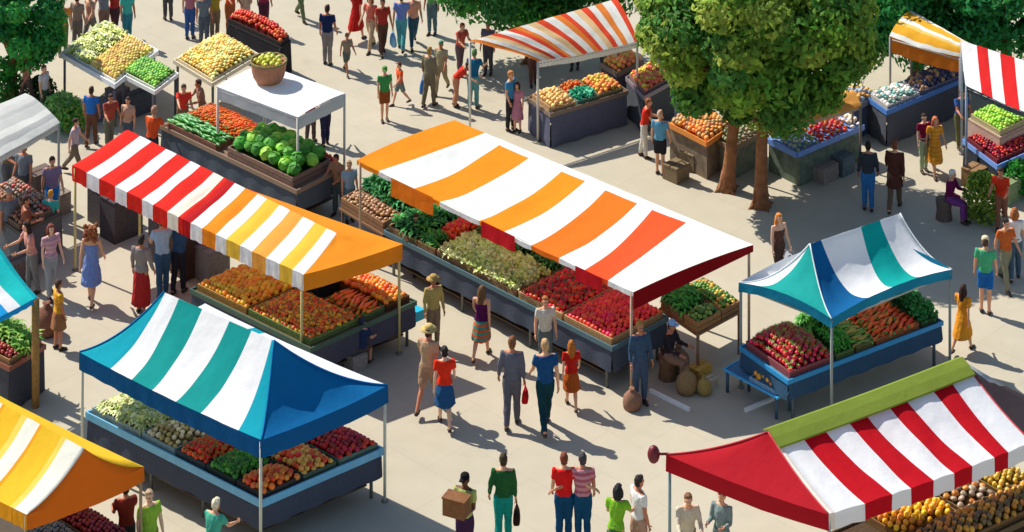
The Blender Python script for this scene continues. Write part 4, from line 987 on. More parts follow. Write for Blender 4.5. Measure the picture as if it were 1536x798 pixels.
def cl_mesh(kind, pose, sex, col, col2=None):
    key = (kind, pose, sex, col, col2)
    if key in _CL: return _CL[key]
    J = skel(pose); m = MB(); g = .016; tor = TOR[sex]
    mats = [fabric(col)] + ([fabric(col2)] if col2 else [])
    def sleeves(fr):
        for k, s in ((0, -1), (1, 1)):
            sh, e, w_ = J['s%d' % k], J['e%d' % k], J['w%d' % k]
            if fr <= .5: m.tube([J['tor']((s * .08, .01, 1.38)), sh, sh.lerp(e, fr * 2)], [.07, .072, .064], 12)
            else: m.tube([J['tor']((s * .08, .01, 1.38)), sh, sh.lerp(e, .5), e, w_.lerp(e, .08)], [.07, .07, .061, .053, .041], 12)
    def tops(z0, z1=1.445, gr=g):
        pr = [(z0, tor[1][1] + .004, tor[1][2] + .004, 0)] + [t for t in tor if z0 < t[0] < z1] ; torso_rings(m, J, pr, gr)
    def legs(fr, gr=.017, flare=1.0):
        pr = [(.86, .13, .10, 0), (.93, .168, .118, 0), (1.035, .15, .105, 0)]; torso_rings(m, J, pr, .014)
        for k in (0, 1):
            h, kn, an = J['h%d' % k], J['k%d' % k], J['a%d' % k]; pts = [h + V((0, 0, .05)), h.lerp(kn, .3)]; rr = [.09 + gr, .09 + gr]
            if fr <= .5: pts += [h.lerp(kn, fr * 2)]; rr += [.078 + gr * 1.4]
            else: pts += [h.lerp(kn, .65), kn, kn.lerp(an, .5), kn.lerp(an, .97)]; rr += [.074 + gr, .06 + gr, (.056 + gr) * flare, (.044 + gr) * flare]
            m.tube(pts, rr, 12)
    def skirt(zt, ln, wid=1.0):
        if POSES[pose].get('sit'):
            pr = [(.88, .17, .13, 0), (1.02, .15, .11, 0)]; torso_rings(m, J, pr, .016)
            for k in (0, 1): m.tube([J['h%d' % k] + V((0, .02, .03)), J['k%d' % k], J['k%d' % k].lerp(J['a%d' % k], ln)], [.115, .1, .1], 12)
            m.tube([(J['h0'] + J['h1']) / 2, (J['k0'] + J['k1']) / 2], [.1, .1], 10); return
        n = 22; kc = (J['k0'] + J['k1']) / 2; ac = (J['a0'] + J['a1']) / 2; rs = []
        hipz = J['hip'].z
        for j in range(7):
            u = j / 6; z = zt + J['dz'] - (zt - .93 + ln) * u
            dn = max(0, hipz - z)
            spread = abs(J['k0'].y - J['k1'].y) / 2 * min(1, dn / .43)
            cy = (J['hip'].y * (1 - min(1, dn / .43)) + kc.y * min(1, dn / .43)) if dn < .43 else kc.y + (ac.y - kc.y) * min(1, (dn - .43) / .42)
            rx = .145 + .03 * min(1, dn * 6 + .3 * u) + .075 * u * wid; ry = .10 + .03 * min(1, u * 3) + .06 * u * wid + spread * .9
            rs.append([V(((rx + .012 * math.sin(5 * t + j) * u) * math.cos(t), cy + (ry + .012 * math.cos(6 * t) * u) * math.sin(t), z)) for t in [2 * math.pi * q / n for q in range(n)]])
        m.rings(rs, 0)
    if kind == 'tee': tops(.93); sleeves(.30)
    elif kind == 'shirt': tops(.93); sleeves(1)
    elif kind == 'vest': tops(.93, 1.40)
    elif kind == 'coat': tops(.95, gr=.03); sleeves(1); skirt(1.02, .30, .6)
    elif kind == 'trousers': legs(1)
    elif kind == 'shorts': legs(.40)
    elif kind == 'skirt': skirt(1.04, .42)
    elif kind == 'long_skirt': skirt(1.04, .75, .8)
    elif kind == 'dress': tops(.93, 1.40); skirt(1.06, .45, .95)
    elif kind == 'sleeved_dress': tops(.93); sleeves(.34); skirt(1.06, .5, 1.0)
    elif kind == 'apron':
        tops(.93, 1.36, .022); skirt(1.04, .4, .6)
    me = remesh(m, .019, kind, mats, 4)
    nr = [v_.normal.copy() for v_ in me.vertices]
    for v_, n_ in zip(me.vertices, nr):
        c_ = v_.co.copy(); v_.co = c_ + n_ * (.011 * noise.noise(V((c_.x * 14, c_.y * 14, c_.z * 7))) + .005 * noise.noise(V((c_.x * 34, c_.y * 34, c_.z * 20))))
    if col2:
        for p in me.polygons: p.material_index = int(math.floor(p.center.z / .055)) % 2
    _CL[key] = me
    return me
def hair_mesh(style, pose, col, sex):
    key = ('hair', style, pose, col)
    if key in _CL: return _CL[key]
    h = skel(pose)['head']; m = MB()
    if style != 'bald':
        m.ell(h + V((0, .024, .038)), (.084, .094, .094), 16, 12)
        m.ell(h + V((0, -.025, .088)), (.066, .06, .036), 12, 8)
        m.ell(h + V((0, .055, -.02)), (.075, .055, .07), 12, 8)
    if style == 'long':
        m.tube([h + V((0, .06, .03)), h + V((0, .085, -.10)), h + V((0, .095, -.24)), h + V((0, .09, -.32))], [.085, .092, .085, .04], 12, flat=.7)
        for s in (-1, 1): m.tube([h + V((s * .07, .02, .03)), h + V((s * .085, .02, -.08)), h + V((s * .08, .04, -.2))], [.03, .035, .02], 8)
    if style == 'bob':
        m.tube([h + V((0, .05, .05)), h + V((0, .06, -.06)), h + V((0, .055, -.13))], [.09, .1, .09], 12, flat=.8)
        for s in (-1, 1): m.tube([h + V((s * .075, .01, .04)), h + V((s * .088, .0, -.05)), h + V((s * .08, .02, -.11))], [.03, .034, .028], 8)
    if style == 'bun': m.ell(h + V((0, .10, .10)), (.05, .05, .05), 10, 8)
    if style == 'big':
        for i in range(22):
            a = i * 2.4; z = -.16 + .3 * (i / 22); r = .12 + .03 * math.sin(i)
            x, y = math.cos(a) * r, math.sin(a) * r * .9 + .05
            if y < -.03 and z < .06: continue
            m.ell(h + V((x, y, z)), (.055, .055, .06), 8, 6)
    me = remesh(m, .012, 'hair', [mat(col, rough=.6, var=.3, scale=40, bump=.6, spec=.3)], 2)
    nr = [v_.normal.copy() for v_ in me.vertices]
    for v_, n_ in zip(me.vertices, nr):
        c_ = v_.co.copy(); v_.co = c_ + n_ * (.012 * noise.noise(V((c_.x * 40, c_.y * 40, c_.z * 9))))
    _CL[key] = me
    return me
def child(name, me, par):
    o = bpy.data.objects.new(name, me); COL.objects.link(o); o.parent = par; return o
SKIN = {'l': '#d9a07c', 'm': '#b9795a', 'd': '#6b3f2c', 'p': '#e2b496'}
PEOPLE = {}
def person(px, py, h, yaw, pose, top, bot, hair, skin, label, sex='m', shoes='#3a2c26', hat=None, z=0.0, key=None, group='people in the market', extra=()):
    p = at(px, py, z)
    t = thing('person', label, 'person', p, group); sc = h * (.86 if h > 1.3 else .97) / 1.715
    t.rotation_euler = (0, 0, R_(yaw)); t.scale = (sc * .95, sc * .95, sc)
    child('body', body_mesh(pose, sex, SKIN[skin]), t)
    J = skel(pose)
    for g in (top, bot):
        if g: child({'tee': 'shirt', 'vest': 'top'}.get(g[0], g[0]), cl_mesh(g[0], pose, sex, *g[1:]), t)
    if hair: child('hair', hair_mesh(hair[0], pose, hair[1], sex), t)
    for k, s in ((0, -1), (1, 1)):
        kk = ('shoe', pose, k, shoes)
        if kk not in _CL:
            m = MB(); an = J['a%d' % k] + V((0, 0, -.03))
            m.tube([an + V((0, .062, -.018)), an + V((0, .04, -.01)), an + V((0, -.03, -.008)), an + V((s * .01, -.11, -.028)), an + V((s * .014, -.175, -.036)), an + V((s * .014, -.19, -.04))], [.02, .043, .051, .045, .032, .012], 10)
            for v_ in m.v: v_.z = max(v_.z, an.z - .055)
            _CL[kk] = m.mesh('shoe', [mat(shoes, rough=.6)])
        child('shoe', _CL[kk], t)
    if hat:
        hd = J['head']; m = MB()
        if hat[0] == 'cap':
            m.lathe([(.088, .03), (.094, .06), (.085, .11), (.05, .135), (.004, .14)], hd, 16); m.add([hd + V((-.07, -.07, .055)), hd + V((.07, -.07, .055)), hd + V((.05, -.17, .045)), hd + V((-.05, -.17, .045)), hd + V((-.07, -.07, .043)), hd + V((.07, -.07, .043)), hd + V((.05, -.17, .033)), hd + V((-.05, -.17, .033))],
                  [(0, 1, 2, 3), (7, 6, 5, 4), (0, 4, 5, 1), (2, 6, 7, 3), (1, 5, 6, 2), (3, 7, 4, 0)])
        else:
            m.lathe([(.185, .052), (.19, .06), (.1, .068), (.098, .12), (.08, .15), (.004, .155)], hd, 20)
        child('hat', m.mesh('hat', [fabric(hat[1])]), t)
    # the hands in world space, for things they hold
    mw = Matrix.Translation(p) @ Matrix.Rotation(R_(yaw), 4, 'Z') @ Matrix.Scale(sc, 4)
    info = {'w0': mw @ (J['w0'] + J['d0'] * .09), 'w1': mw @ (J['w1'] + J['d1'] * .09), 'mw': mw, 'J': J, 'yaw': R_(yaw)}
    if key: PEOPLE[key] = info
    return info
def hand_bag(info, hand, label, col, w_=.30, h_=.28, d_=.12, name='hand_bag'):
    p = info[hand]; r = Matrix.Rotation(info['yaw'] + 1.57, 3, 'Z'); b = p - V((0, 0, h_ + .12)); t = thing(name, label, 'bag', b, 'bags carried by shoppers')
    m = MB(); rs = []
    for u, (kx, ky) in ((0, (.9, .9)), (.15, (1, 1)), (.6, (.95, .85)), (1, (.8, .3))):
        rs.append([b + r @ V((math.copysign(abs(math.cos(a)) ** .5, math.cos(a)) * w_ / 2 * kx, math.copysign(abs(math.sin(a)) ** .5, math.sin(a)) * d_ / 2 * ky, h_ * u)) for a in [2 * math.pi * i / 16 for i in range(16)]])
    m.rings(rs, 0); m.build('body', fabric(col), t)
    m = MB(); m.tube([b + r @ V((-w_ * .3, 0, h_ * .97)), p + r @ V((-.03, 0, .0)), p + r @ V((.03, 0, .0)), b + r @ V((w_ * .3, 0, h_ * .97))], .009, 6); m.build('strap', fabric(col), t)
    return t
def held_box(info, label, col, w_, d_, h_, name='carried_box', cat='box', dz=-.08, fw=.06):
    p = (info['w0'] + info['w1']) / 2; y = info['yaw']; f = V((math.sin(y), -math.cos(y), 0)); r = Matrix.Rotation(y, 3, 'Z')
    c = p + f * fw + V((0, 0, h_ / 2 + dz)); t = thing(name, label, cat, c - V((0, 0, h_ / 2)), 'bags carried by shoppers')
    m = MB(); m.box(c, w_ / 2, d_ / 2, h_ / 2, 0, r); m.build('body', mat(col, rough=.85, var=.2, scale=12), t)
    m = MB(); m.box(c + V((0, 0, h_ / 2 + .01)), w_ / 2 + .012, d_ / 2 + .012, .012, 0, r); m.build('rim', mat(col, rough=.85, var=.3, scale=12), t)
    return t
BLK, BRN, BLO, RDH, GRY = '#17130f', '#3c2416', '#b98a4c', '#8a3a1e', '#8d8a86'
# --- the middle of the square
person(642, 616, 1.74, 160, 'walk', ('tee', '#b99a78'), ('shorts', '#a5866a'), ('short', BRN), 'm', 'person in a tan shirt and tan shorts walking beside the red top', hat=('sun', '#c2a869'))
a_ = person(667, 640, 1.62, 185, 'step', ('tee', '#e2341c'), ('skirt', '#27537f'), ('bun', BLK), 'p', 'person in a bright red top and a blue skirt seen from behind', sex='f')
person(650, 520, 1.50, 20, 'rest', ('shirt', '#b3a05c'), ('trousers', '#8a745c'), ('short', BRN), 'm', 'person in a mustard shirt standing behind the pair with the red top', hat=('sun', '#a98a55'))
b_ = person(722, 538, 1.55, 165, 'walk', ('vest', '#4f1648'), ('skirt', '#3f8a78', '#c25a34'), ('long', '#6a4a2a'), 'l', 'person in a purple top and a green and orange skirt before the long table', sex='f')
c_ = person(768, 640, 1.80, 175, 'bag', ('shirt', '#62636f'), ('trousers', '#5d5c64'), ('short', '#7a4a2a'), 'm', 'person in a grey suit with a red bag seen from behind', key='suit')
hand_bag(c_, 'w0', 'small bright red bag in the hand of the person in the grey suit', '#c2161f', .26, .2)
d_ = person(818, 645, 1.84, 190, 'walk', ('tee', '#1c4a78'), ('trousers', '#123a44'), ('short', '#c29a6c'), 'l', 'person in a blue shirt and dark teal trousers, tallest in the middle of the square')
e_ = person(857, 612, 1.22, 185, 'step', ('tee', '#b9231a'), ('skirt', '#a8521f'), ('long', '#b8691f'), 'l', 'small person in a red top and a rust brown skirt beside the blue shirt', sex='f')
person(960, 604, 1.66, 20, 'rest', ('shirt', '#3a5068'), ('trousers', '#3f5068'), ('short', '#a5813f'), 'm', 'seller in slate blue overalls at the front corner of the long table'.replace('seller', 'person'))
person(1002, 572, 1.62, 60, 'sit', ('shirt', '#2f2a30'), ('trousers', '#8a6a58'), ('short', BRN), 'm', 'person in a black shirt sitting among the burlap sacks', hat=('cap', '#7fa8d8'))
MBs = MB(); pst = at(1002, 572); MBs.lathe([(.17, 0), (.17, .03), (.15, .2), (.17, .36), (.17, .40)], pst + V((0, .12, 0)), 16); tag(MBs.build('stool', wood('#7a5a40')), 'round wooden stool under the person in the black shirt', 'stool')
person(818, 556, 1.55, 10, 'rest', ('tee', '#c9c6b4'), ('trousers', '#5a6a6c'), ('short', '#a9662f'), 'l', 'person in a pale shirt standing against the long produce table')
# --- bottom foreground, cut by the frame
f_ = person(697, 850, 1.70, -25, 'carry', ('tee', '#a5ad62'), ('trousers', '#3c2440'), ('short', BLK), 'd', 'person in a black cap carrying a brown box in the foreground', hat=('cap', '#1d1b1c'))
held_box(f_, 'wide brown paper box carried by the person in the black cap', '#7a4f2c', .38, .24, .27, dz=-.02, fw=-.02)
g_ = person(755, 820, 1.72, 178, 'bag', ('shirt', '#26592f'), ('trousers', '#15877a'), ('short', '#3a2c14'), 'l', 'person in a dark green sweater and teal trousers in the foreground')
hand_bag(g_, 'w0', 'dark brown shopping bag held by the person in the green sweater', '#2c1a12', .3, .22)
person(846, 818, 1.70, 178, 'hugr', ('tee', '#d8201f'), ('trousers', '#124668'), ('short', '#7a3a20'), 'l', 'person in a red shirt and jeans embracing the one in stripes')
person(874, 818, 1.70, 182, 'hugl', ('tee', '#c98a92', '#a95a68'), ('trousers', '#154a6c'), ('short', '#3d3a3e'), 'm', 'person in a pink striped shirt and jeans beside the red shirt')
person(924, 868, 1.66, 160, 'shop', ('tee', '#7ab02c'), ('skirt', '#3f6a3a'), ('bob', '#15181a'), 'l', 'person with a black bob in a lime green shirt at the bottom edge', sex='f')
person(958, 852, 1.70, 120, 'bag', ('tee', '#dcd9d4'), ('trousers', '#b9917a'), ('short', '#2a211c'), 'm', 'person with dark hair in a white shirt at the bottom edge')
person(318, 884, 1.60, 150, 'shop', ('tee', '#4aa58a'), ('trousers', '#8a6a48'), ('short', '#e3d9b8'), 'l', 'person with pale blond hair in a green top below the light blue table')
person(224, 872, 1.66, 30, 'rest', ('tee', '#8fb83c'), ('shorts', '#6c7a3a'), ('short', '#b89a7a'), 'p', 'person in a yellow green shirt beside the wooden post of the yellow tent')
person(190, 860, 1.60, 200, 'shop', ('tee', '#7a2a24'), ('trousers', '#3a3a40'), ('short', '#2c1a18'), 'm', 'person in a dark red shirt under the orange tent end')
person(1030, 870, 1.66, 10, 'shop', ('shirt', '#c9bda4'), ('trousers', '#8a7a60'), ('short', '#7a5434'), 'l', 'person in a cream shirt under the left corner of the red and white tent')
person(1082, 868, 1.60, -30, 'carry', ('shirt', '#7d8f8c'), ('trousers', '#5c6a68'), ('bun', '#3c4a4c'), 'l', 'person in a grey green shirt under the red and white tent', sex='f')
# --- left lane
person(137, 456, 1.72, 175, 'step', ('dress', '#7288bf'), None, ('big', '#94522c'), 'l', 'person in a lavender blue dress with big auburn hair', sex='f', shoes='#6a5a50')
person(212, 470, 1.70, 165, 'rest', ('shirt', '#8a807c'), ('long_skirt', '#a32a28'), ('short', '#2c2622'), 'm', 'person in a grey top and a long red skirt by the long low tent', sex='f')
person(244, 446, 1.74, 200, 'shop', ('tee', '#a5c2d8'), ('trousers', '#3a5a78'), ('short', '#9a5a30'), 'l', 'person in a pale blue shirt under the red stripes')
person(268, 440, 1.66, 160, 'shop', ('shirt', '#355478'), ('trousers', '#2c2c34'), ('short', BLK), 'm', 'person in a navy blue shirt under the long low tent')
person(78, 335, 1.60, 20, 'walk', ('tee', '#8a7a9a'), ('shorts', '#2a7ac9'), ('short', BRN), 'l', 'person in a grey violet shirt and bright blue shorts left of the long low tent')
person(76, 378, 1.40, 170, 'stand', ('sleeved_dress', '#3fb0a8'), None, ('bun', '#d09a3c'), 'p', 'person in a turquoise dress with fair hair below the blue shorts', sex='f')
person(76, 446, 1.62, 35, 'bag', ('tee', '#c9a0a8', '#b98c98'), ('trousers', '#8f959a'), ('bob', '#7a3a26'), 'p', 'person in a dusty pink top and grey trousers in the left lane', sex='f')
person(48, 440, 1.62, -60, 'shop', ('tee', '#c28a80'), ('trousers', '#6c6c6c'), ('long', '#2c1712'), 'l', 'person with long dark hair in a salmon top at the left edge', sex='f')
person(88, 524, 1.30, 120, 'stand', ('tee', '#e0a63c', '#d8942c'), ('skirt', '#9a6a48'), ('short', '#4c2c1c'), 'm', 'person in an amber top behind the wooden post', sex='f')
for i, (px, py, c1, c2, hc, lb) in enumerate(((10, 300, '#7a6a5c', '#5c5c60', BRN, 'person in a brown shirt deep under the off white awning'), (36, 318, '#6f7680', '#4c4c50', BLK, 'person in a slate grey shirt under the off white awning'),
        (40, 400, '#8a5240', '#6c6058', BRN, 'person in a rust shirt below the off white awning'), (14, 390, '#6c747c', '#5c5048', GRY, 'grey haired person in a grey shirt at the left edge'))):
    person(px, py, 1.6, (60, -20, 100, 30)[i], ('shop', 'rest', 'carry', 'stand')[i], ('tee', c1), ('trousers', c2), ('short', hc), 'm', lb)
# --- upper left
person(137, 218, 1.45, 170, 'bag', ('tee', '#2b6fbe'), ('trousers', '#6a4a38'), ('short', BRN), 'm', 'person in a royal blue shirt below the white framed table')
person(164, 226, 1.45, 30, 'shop', ('tee', '#a54a3c'), ('trousers', '#6a6a5c'), ('short', BRN), 'm', 'person in a brick red shirt beside the royal blue shirt')
person(228, 262, 1.62, 160, 'shop', ('tee', '#dc5326'), ('trousers', '#2a3a4a'), ('short', '#b08468'), 'l', 'person in an orange red shirt above the red end of the long low tent')
person(274, 210, 1.45, 20, 'reach', ('tee', '#dd3e33'), ('trousers', '#8a6a52'), ('short', BRN), 'l', 'person in a scarlet shirt behind the carrots')
person(192, 228, 1.35, -20, 'stand', ('tee', '#c29a80'), ('trousers', '#4c5a68'), ('short', '#4a2c20'), 'l', 'person in a beige shirt below the bright green limes')
person(304, 206, 1.3, -70, 'shop', ('tee', '#8a6450'), ('trousers', '#5c5048'), ('short', BRN), 'm', 'person in a brown shirt behind the carrot crate')
person(112, 262, 1.4, 80, 'walk', ('tee', '#b9a5b0'), ('trousers', '#7a6a5c'), ('short', BRN), 'l', 'person in a pale lilac shirt by the corner of the off white awning')
person(66, 178, 1.35, 60, 'stand', ('tee', '#c9c4c0'), ('trousers', '#4c5a44'), ('short', '#5c3a2c'), 'l', 'person in a light grey shirt below the left dark tree')
person(40, 160, 1.35, -40, 'walk', ('tee', '#9a6a58'), ('trousers', '#5a4a44'), ('short', '#4a2018'), 'm', 'person in a clay brown shirt below the left dark tree')
for i, (px, py, c1, c2, hc, lb) in enumerate(((94, 84, '#d08a3c', '#5c7a3c', BRN, 'person in an ochre shirt beside the left dark tree'), (116, 76, '#8a7a70', '#6c6460', BRN, 'person in a taupe shirt in the far left crowd'), (136, 70, '#b98a74', '#74706c', BRN, 'person in a clay pink shirt in the far left crowd'),
        (156, 60, '#7d8088', '#8a6a5c', GRY, 'person in a cool grey shirt in the far left crowd'), (172, 56, '#c03a34', '#5a3a40', '#c2622c', 'person in a crimson shirt in the far left crowd'), (191, 66, '#46b5a8', '#3a8090', '#b98a3c', 'person in an aqua shirt at the right of the far left crowd'))):
    person(px, py, 1.5, (20, 160, -40, 200, 170, 30)[i], ('rest', 'stand', 'walk', 'shop', 'step', 'stand')[i], ('tee', c1), ('trousers', c2), ('short', hc), 'lm'[i % 2], lb)
# --- top centre
for i, (px, py, c1, c2, hc, lb) in enumerate(((285, 58, '#b07080', '#3a5a98', BRN, 'person in a rose shirt and blue trousers at the top edge'), (306, 70, '#6c7880', '#56606c', BLK, 'person in a grey blue shirt at the top edge'), (322, 62, '#b39a34', '#8a7a60', '#3a8a98', 'person in a mustard vest at the top edge'),
        (345, 52, '#d9582c', '#a8623c', BRN, 'person in an orange shirt behind the black table'), (368, 40, '#c2b8a8', '#b9a894', BRN, 'person in a cream shirt behind the black table'), (396, 48, '#a8324a', '#5c3040', BLK, 'person in a raspberry dress behind the black table'),
        (452, 30, '#3f8a40', '#6a7a58', BRN, 'person in a leaf green shirt at the top edge'), (252, 30, '#6a6a66', '#4c4c4c', GRY, 'person in a dark grey coat at the top edge'))):
    person(px, py, 1.5, (170, 20, 190, 30, -20, 160, 40, 200)[i], ('stand', 'rest', 'shop', 'reach', 'stand', 'stand', 'walk', 'rest')[i], ('tee', c1), ('trousers', c2), ('short', hc), 'lm'[i % 2], lb)
person(491, 97, 1.58, 170, 'rest', ('tee', '#1e2c54'), ('trousers', '#87807e'), ('short', BRN), 'm', 'person in a navy shirt and grey trousers alone near the top edge')
person(520, 112, 1.0, 30, 'walk', ('tee', '#8a7a6a'), ('shorts', '#5c6a5c'), ('short', BRN), 'm', 'small person in a drab shirt behind the navy shirt')
person(534, 62, 1.5, 150, 'walk', ('sleeved_dress', '#b3241f'), None, ('long', BRN), 'l', 'person in a deep red dress at the top edge', sex='f')
person(556, 76, 1.5, -30, 'step', ('tee', '#d0705c'), ('trousers', '#c2a888'), ('bob', '#8a4a30'), 'p', 'person in a coral top and sand trousers at the top edge', sex='f')
h_ = person(574, 82, 1.5, 20, 'bag', ('tee', '#a5362f'), ('trousers', '#5a4034'), ('short', BRN), 'm', 'person in a maroon shirt with a pale blue bag at the top edge')
hand_bag(h_, 'w1', 'pale blue shopping bag held by the person in the maroon shirt', '#7fb2dc', .3, .28)
person(602, 76, 1.55, 175, 'step', ('tee', '#6f86c8'), ('trousers', '#57a5ac'), ('short', BRN), 'l', 'person in a periwinkle shirt and aqua trousers at the top edge')
person(620, 70, 1.5, 10, 'walk', ('tee', '#d99a84'), ('trousers', '#33566c'), ('short', BRN), 'l', 'person in a peach shirt and dark blue trousers at the top edge')
person(648, 52, 1.5, -20, 'stand', ('tee', '#7a8a88'), ('trousers', '#56707a'), ('short', BLK), 'm', 'person in a grey green shirt by the far dark tree')
person(577, 182, 1.38, 15, 'stand', ('tee', '#3f8f4c'), ('shorts', '#8a4a24'), ('short', '#c2702c'), 'l', 'young person in a green shirt and brown shorts on the open pavement', hat=('cap', '#6a9a50'))
person(600, 158, 1.0, -60, 'walk', ('tee', '#ea5d2c'), ('shorts', '#6c7a74'), ('short', '#6a3024'), 'l', 'small person in an orange shirt next to the green shirt')
i_ = person(644, 160, 1.52, 150, 'bag', ('shirt', '#7a705a'), ('trousers', '#6f6650'), ('short', '#a5803c'), 'l', 'person in an olive brown suit with a blue bag left of the coral awning')
hand_bag(i_, 'w1', 'cornflower blue bag held by the person in the olive brown suit', '#4f84c9', .26, .3)
person(662, 140, 1.4, -20, 'walk', ('tee', '#a8a07c'), ('trousers', '#9a9070'), ('short', '#3a8a70'), 'm', 'person in a khaki shirt behind the olive brown suit')
person(684, 160, 1.2, 70, 'bend', ('tee', '#cc372a'), ('trousers', '#c58a68'), ('short', BRN), 'l', 'person in a red shirt bending forward left of the coral awning')
person(710, 164, 1.5, 165, 'shop', ('tee', '#1f6486'), ('trousers', '#5f9a9c'), ('short', '#4c7a44'), 'l', 'person in a petrol blue shirt and pale teal trousers left of the coral awning')
person(690, 112, 1.4, 40, 'shop', ('tee', '#c25a4a'), ('trousers', '#6a5a5c'), ('short', RDH), 'l', 'person in a brick pink shirt under the left edge of the coral awning')
person(732, 112, 1.4, -20, 'stand', ('tee', '#5f5a70'), ('trousers', '#4c4a50'), ('short', '#2c3a48'), 'm', 'person in a plum grey shirt under the coral awning')
person(766, 196, 1.5, 60, 'rest', ('tee', '#3a86b4'), ('trousers', '#33302f'), ('short', '#c2824c'), 'l', 'person in a sky blue shirt at the left post of the coral awning')
person(776, 198, 1.1, -30, 'stand', ('sleeved_dress', '#b87a8c'), None, ('bob', BRN), 'l', 'small person in a pink dress next to the sky blue shirt', sex='f')
person(800, 128, 1.45, 10, 'shop', ('tee', '#d8663c'), ('trousers', '#6c4a40'), ('short', '#7a3a26'), 'l', 'person in a burnt orange shirt behind the navy counter')
person(862, 104, 1.45, -10, 'reach', ('apron', '#7c1426'), ('trousers', '#4a4a4a'), ('short', BRN), 'm', 'person in a wine red apron behind the navy counter')
person(905, 100, 1.45, 30, 'shop', ('tee', '#d0705a'), ('trousers', '#5a5a5a'), ('short', '#8a5a3a'), 'l', 'person in a salmon red shirt at the right of the navy counter')
person(990, 262, 1.55, 165, 'rest', ('tee', '#5f9ab9'), ('shorts', '#2c2a2c'), ('short', '#d3a88c'), 'l', 'person in a light blue shirt and black shorts left of the tree trunks')
person(966, 236, 1.3, 80, 'shop', ('tee', '#c9321f'), ('trousers', '#cfc8bc'), ('short', '#9a5a34'), 'l', 'person in a red jacket left of the light blue shirt')
# --- right side
person(1302, 316, 1.62, 175, 'rest', ('shirt', '#363c42'), ('trousers', '#2f6da5'), ('short', '#20140f'), 'm', 'person in a charcoal jacket and blue jeans in the shade of the big tree')
person(1342, 316, 1.68, 165, 'walk', ('coat', '#553229'), ('trousers', '#6c5a48'), ('short', '#7c4020'), 'l', 'person in a long dark brown coat in the shade of the big tree')
person(1402, 262, 1.45, 10, 'walk', ('sleeved_dress', '#e39b34', '#d68a2a'), None, ('long', '#d8754a'), 'l', 'person in an orange yellow dress in front of the slate counter', sex='f')
person(1386, 258, 1.25, 20, 'stand', ('tee', '#7c1838'), ('trousers', '#a8b890'), ('short', BRN), 'p', 'person in a burgundy top beside the orange yellow dress', sex='f')
person(1424, 330, 1.5, 60, 'sit', ('shirt', '#6f1a4a'), ('trousers', '#7a3f80'), ('short', '#e0d9d2'), 'l', 'white haired person in a burgundy and purple outfit sitting by the shade edge')
m = MB(); pst = at(1424, 330); m.lathe([(.17, 0), (.17, .03), (.15, .2), (.17, .36), (.17, .40)], pst + V((-.10, .06, 0)), 16); tag(m.build('stool', wood('#6a5a50')), 'round stool under the white haired person in burgundy', 'stool')
person(1440, 222, 1.5, 20, 'shop', ('tee', '#3a5a98'), ('trousers', '#6a6a48'), ('short', BRN), 'm', 'person in a cobalt shirt at the left of the red and white awning')
person(1478, 470, 1.66, 170, 'rest', ('tee', '#49ad7c'), ('shorts', '#1f62a8'), ('short', '#4f3a28'), 'l', 'person in a mint green shirt and blue shorts at the right', hat=('cap', '#d8c8a4'))
person(1444, 528, 1.45, 140, 'walk', ('sleeved_dress', '#e0922c'), None, ('long', '#3a1f18'), 'l', 'person with dark hair in a long amber dress beside the small teal tent', sex='f')
j_ = person(1168, 424, 1.55, 30, 'bag', ('vest', '#5a4038'), ('trousers', '#4a3834'), ('long', '#d8863c'), 'p', 'person with ginger hair and a brown outfit behind the small teal tent', sex='f')
hand_bag(j_, 'w1', 'big light grey bag held by the person with ginger hair', '#9a9ca6', .44, .42, .2)
person(1502, 345, 1.5, -20, 'shop', ('tee', '#d33a22'), ('trousers', '#8a5a44'), ('short', BRN), 'm', 'person in a red orange shirt under the red and white awning')
person(1522, 420, 1.6, 170, 'bag', ('tee', '#e0ddd8'), ('trousers', '#4a6070'), ('bob', '#a5602c'), 'l', 'person in a white shirt and grey blue trousers at the right edge', sex='f')
person(1508, 432, 1.6, 20, 'walk', ('tee', '#c2622f'), ('trousers', '#8a866a'), ('short', BLK), 'l', 'person in a copper shirt at the right edge')
person(542, 556, 1.2, 160, 'sit', ('tee', '#2a3858'), ('shorts', '#5c4a40'), ('short', '#2c3048'), 'l', 'small person in a navy shirt sitting on the ground crate below the tangerines')
# --- between the stalls
person(524, 332, 1.25, 20, 'stand', ('tee', '#8fb0c4'), ('trousers', '#5f8090'), ('short', '#a58468'), 'l', 'person in a light blue shirt between the cabbage table and the spinach')
person(508, 322, 1.3, -30, 'shop', ('tee', '#a07a5c'), ('trousers', '#4c5a5a'), ('short', BRN), 'm', 'person in a tan vest beside the cabbage table')
person(624, 412, 1.2, 20, 'stand', ('tee', '#b59a78', '#a08460'), ('trousers', '#c9b8a8'), ('short', BRN), 'l', 'small person in a sand shirt at the left corner of the long produce table')
person(488, 218, 1.4, 200, 'shop', ('tee', '#f0e2d4'), ('trousers', '#2c2a48'), ('short', '#211a24'), 'l', 'person in a white shirt behind the white canopy post')
person(466, 214, 1.35, 160, 'shop', ('tee', '#b02030'), ('trousers', '#5a4a48'), ('short', BRN), 'l', 'person in a cherry red shirt under the white canopy')
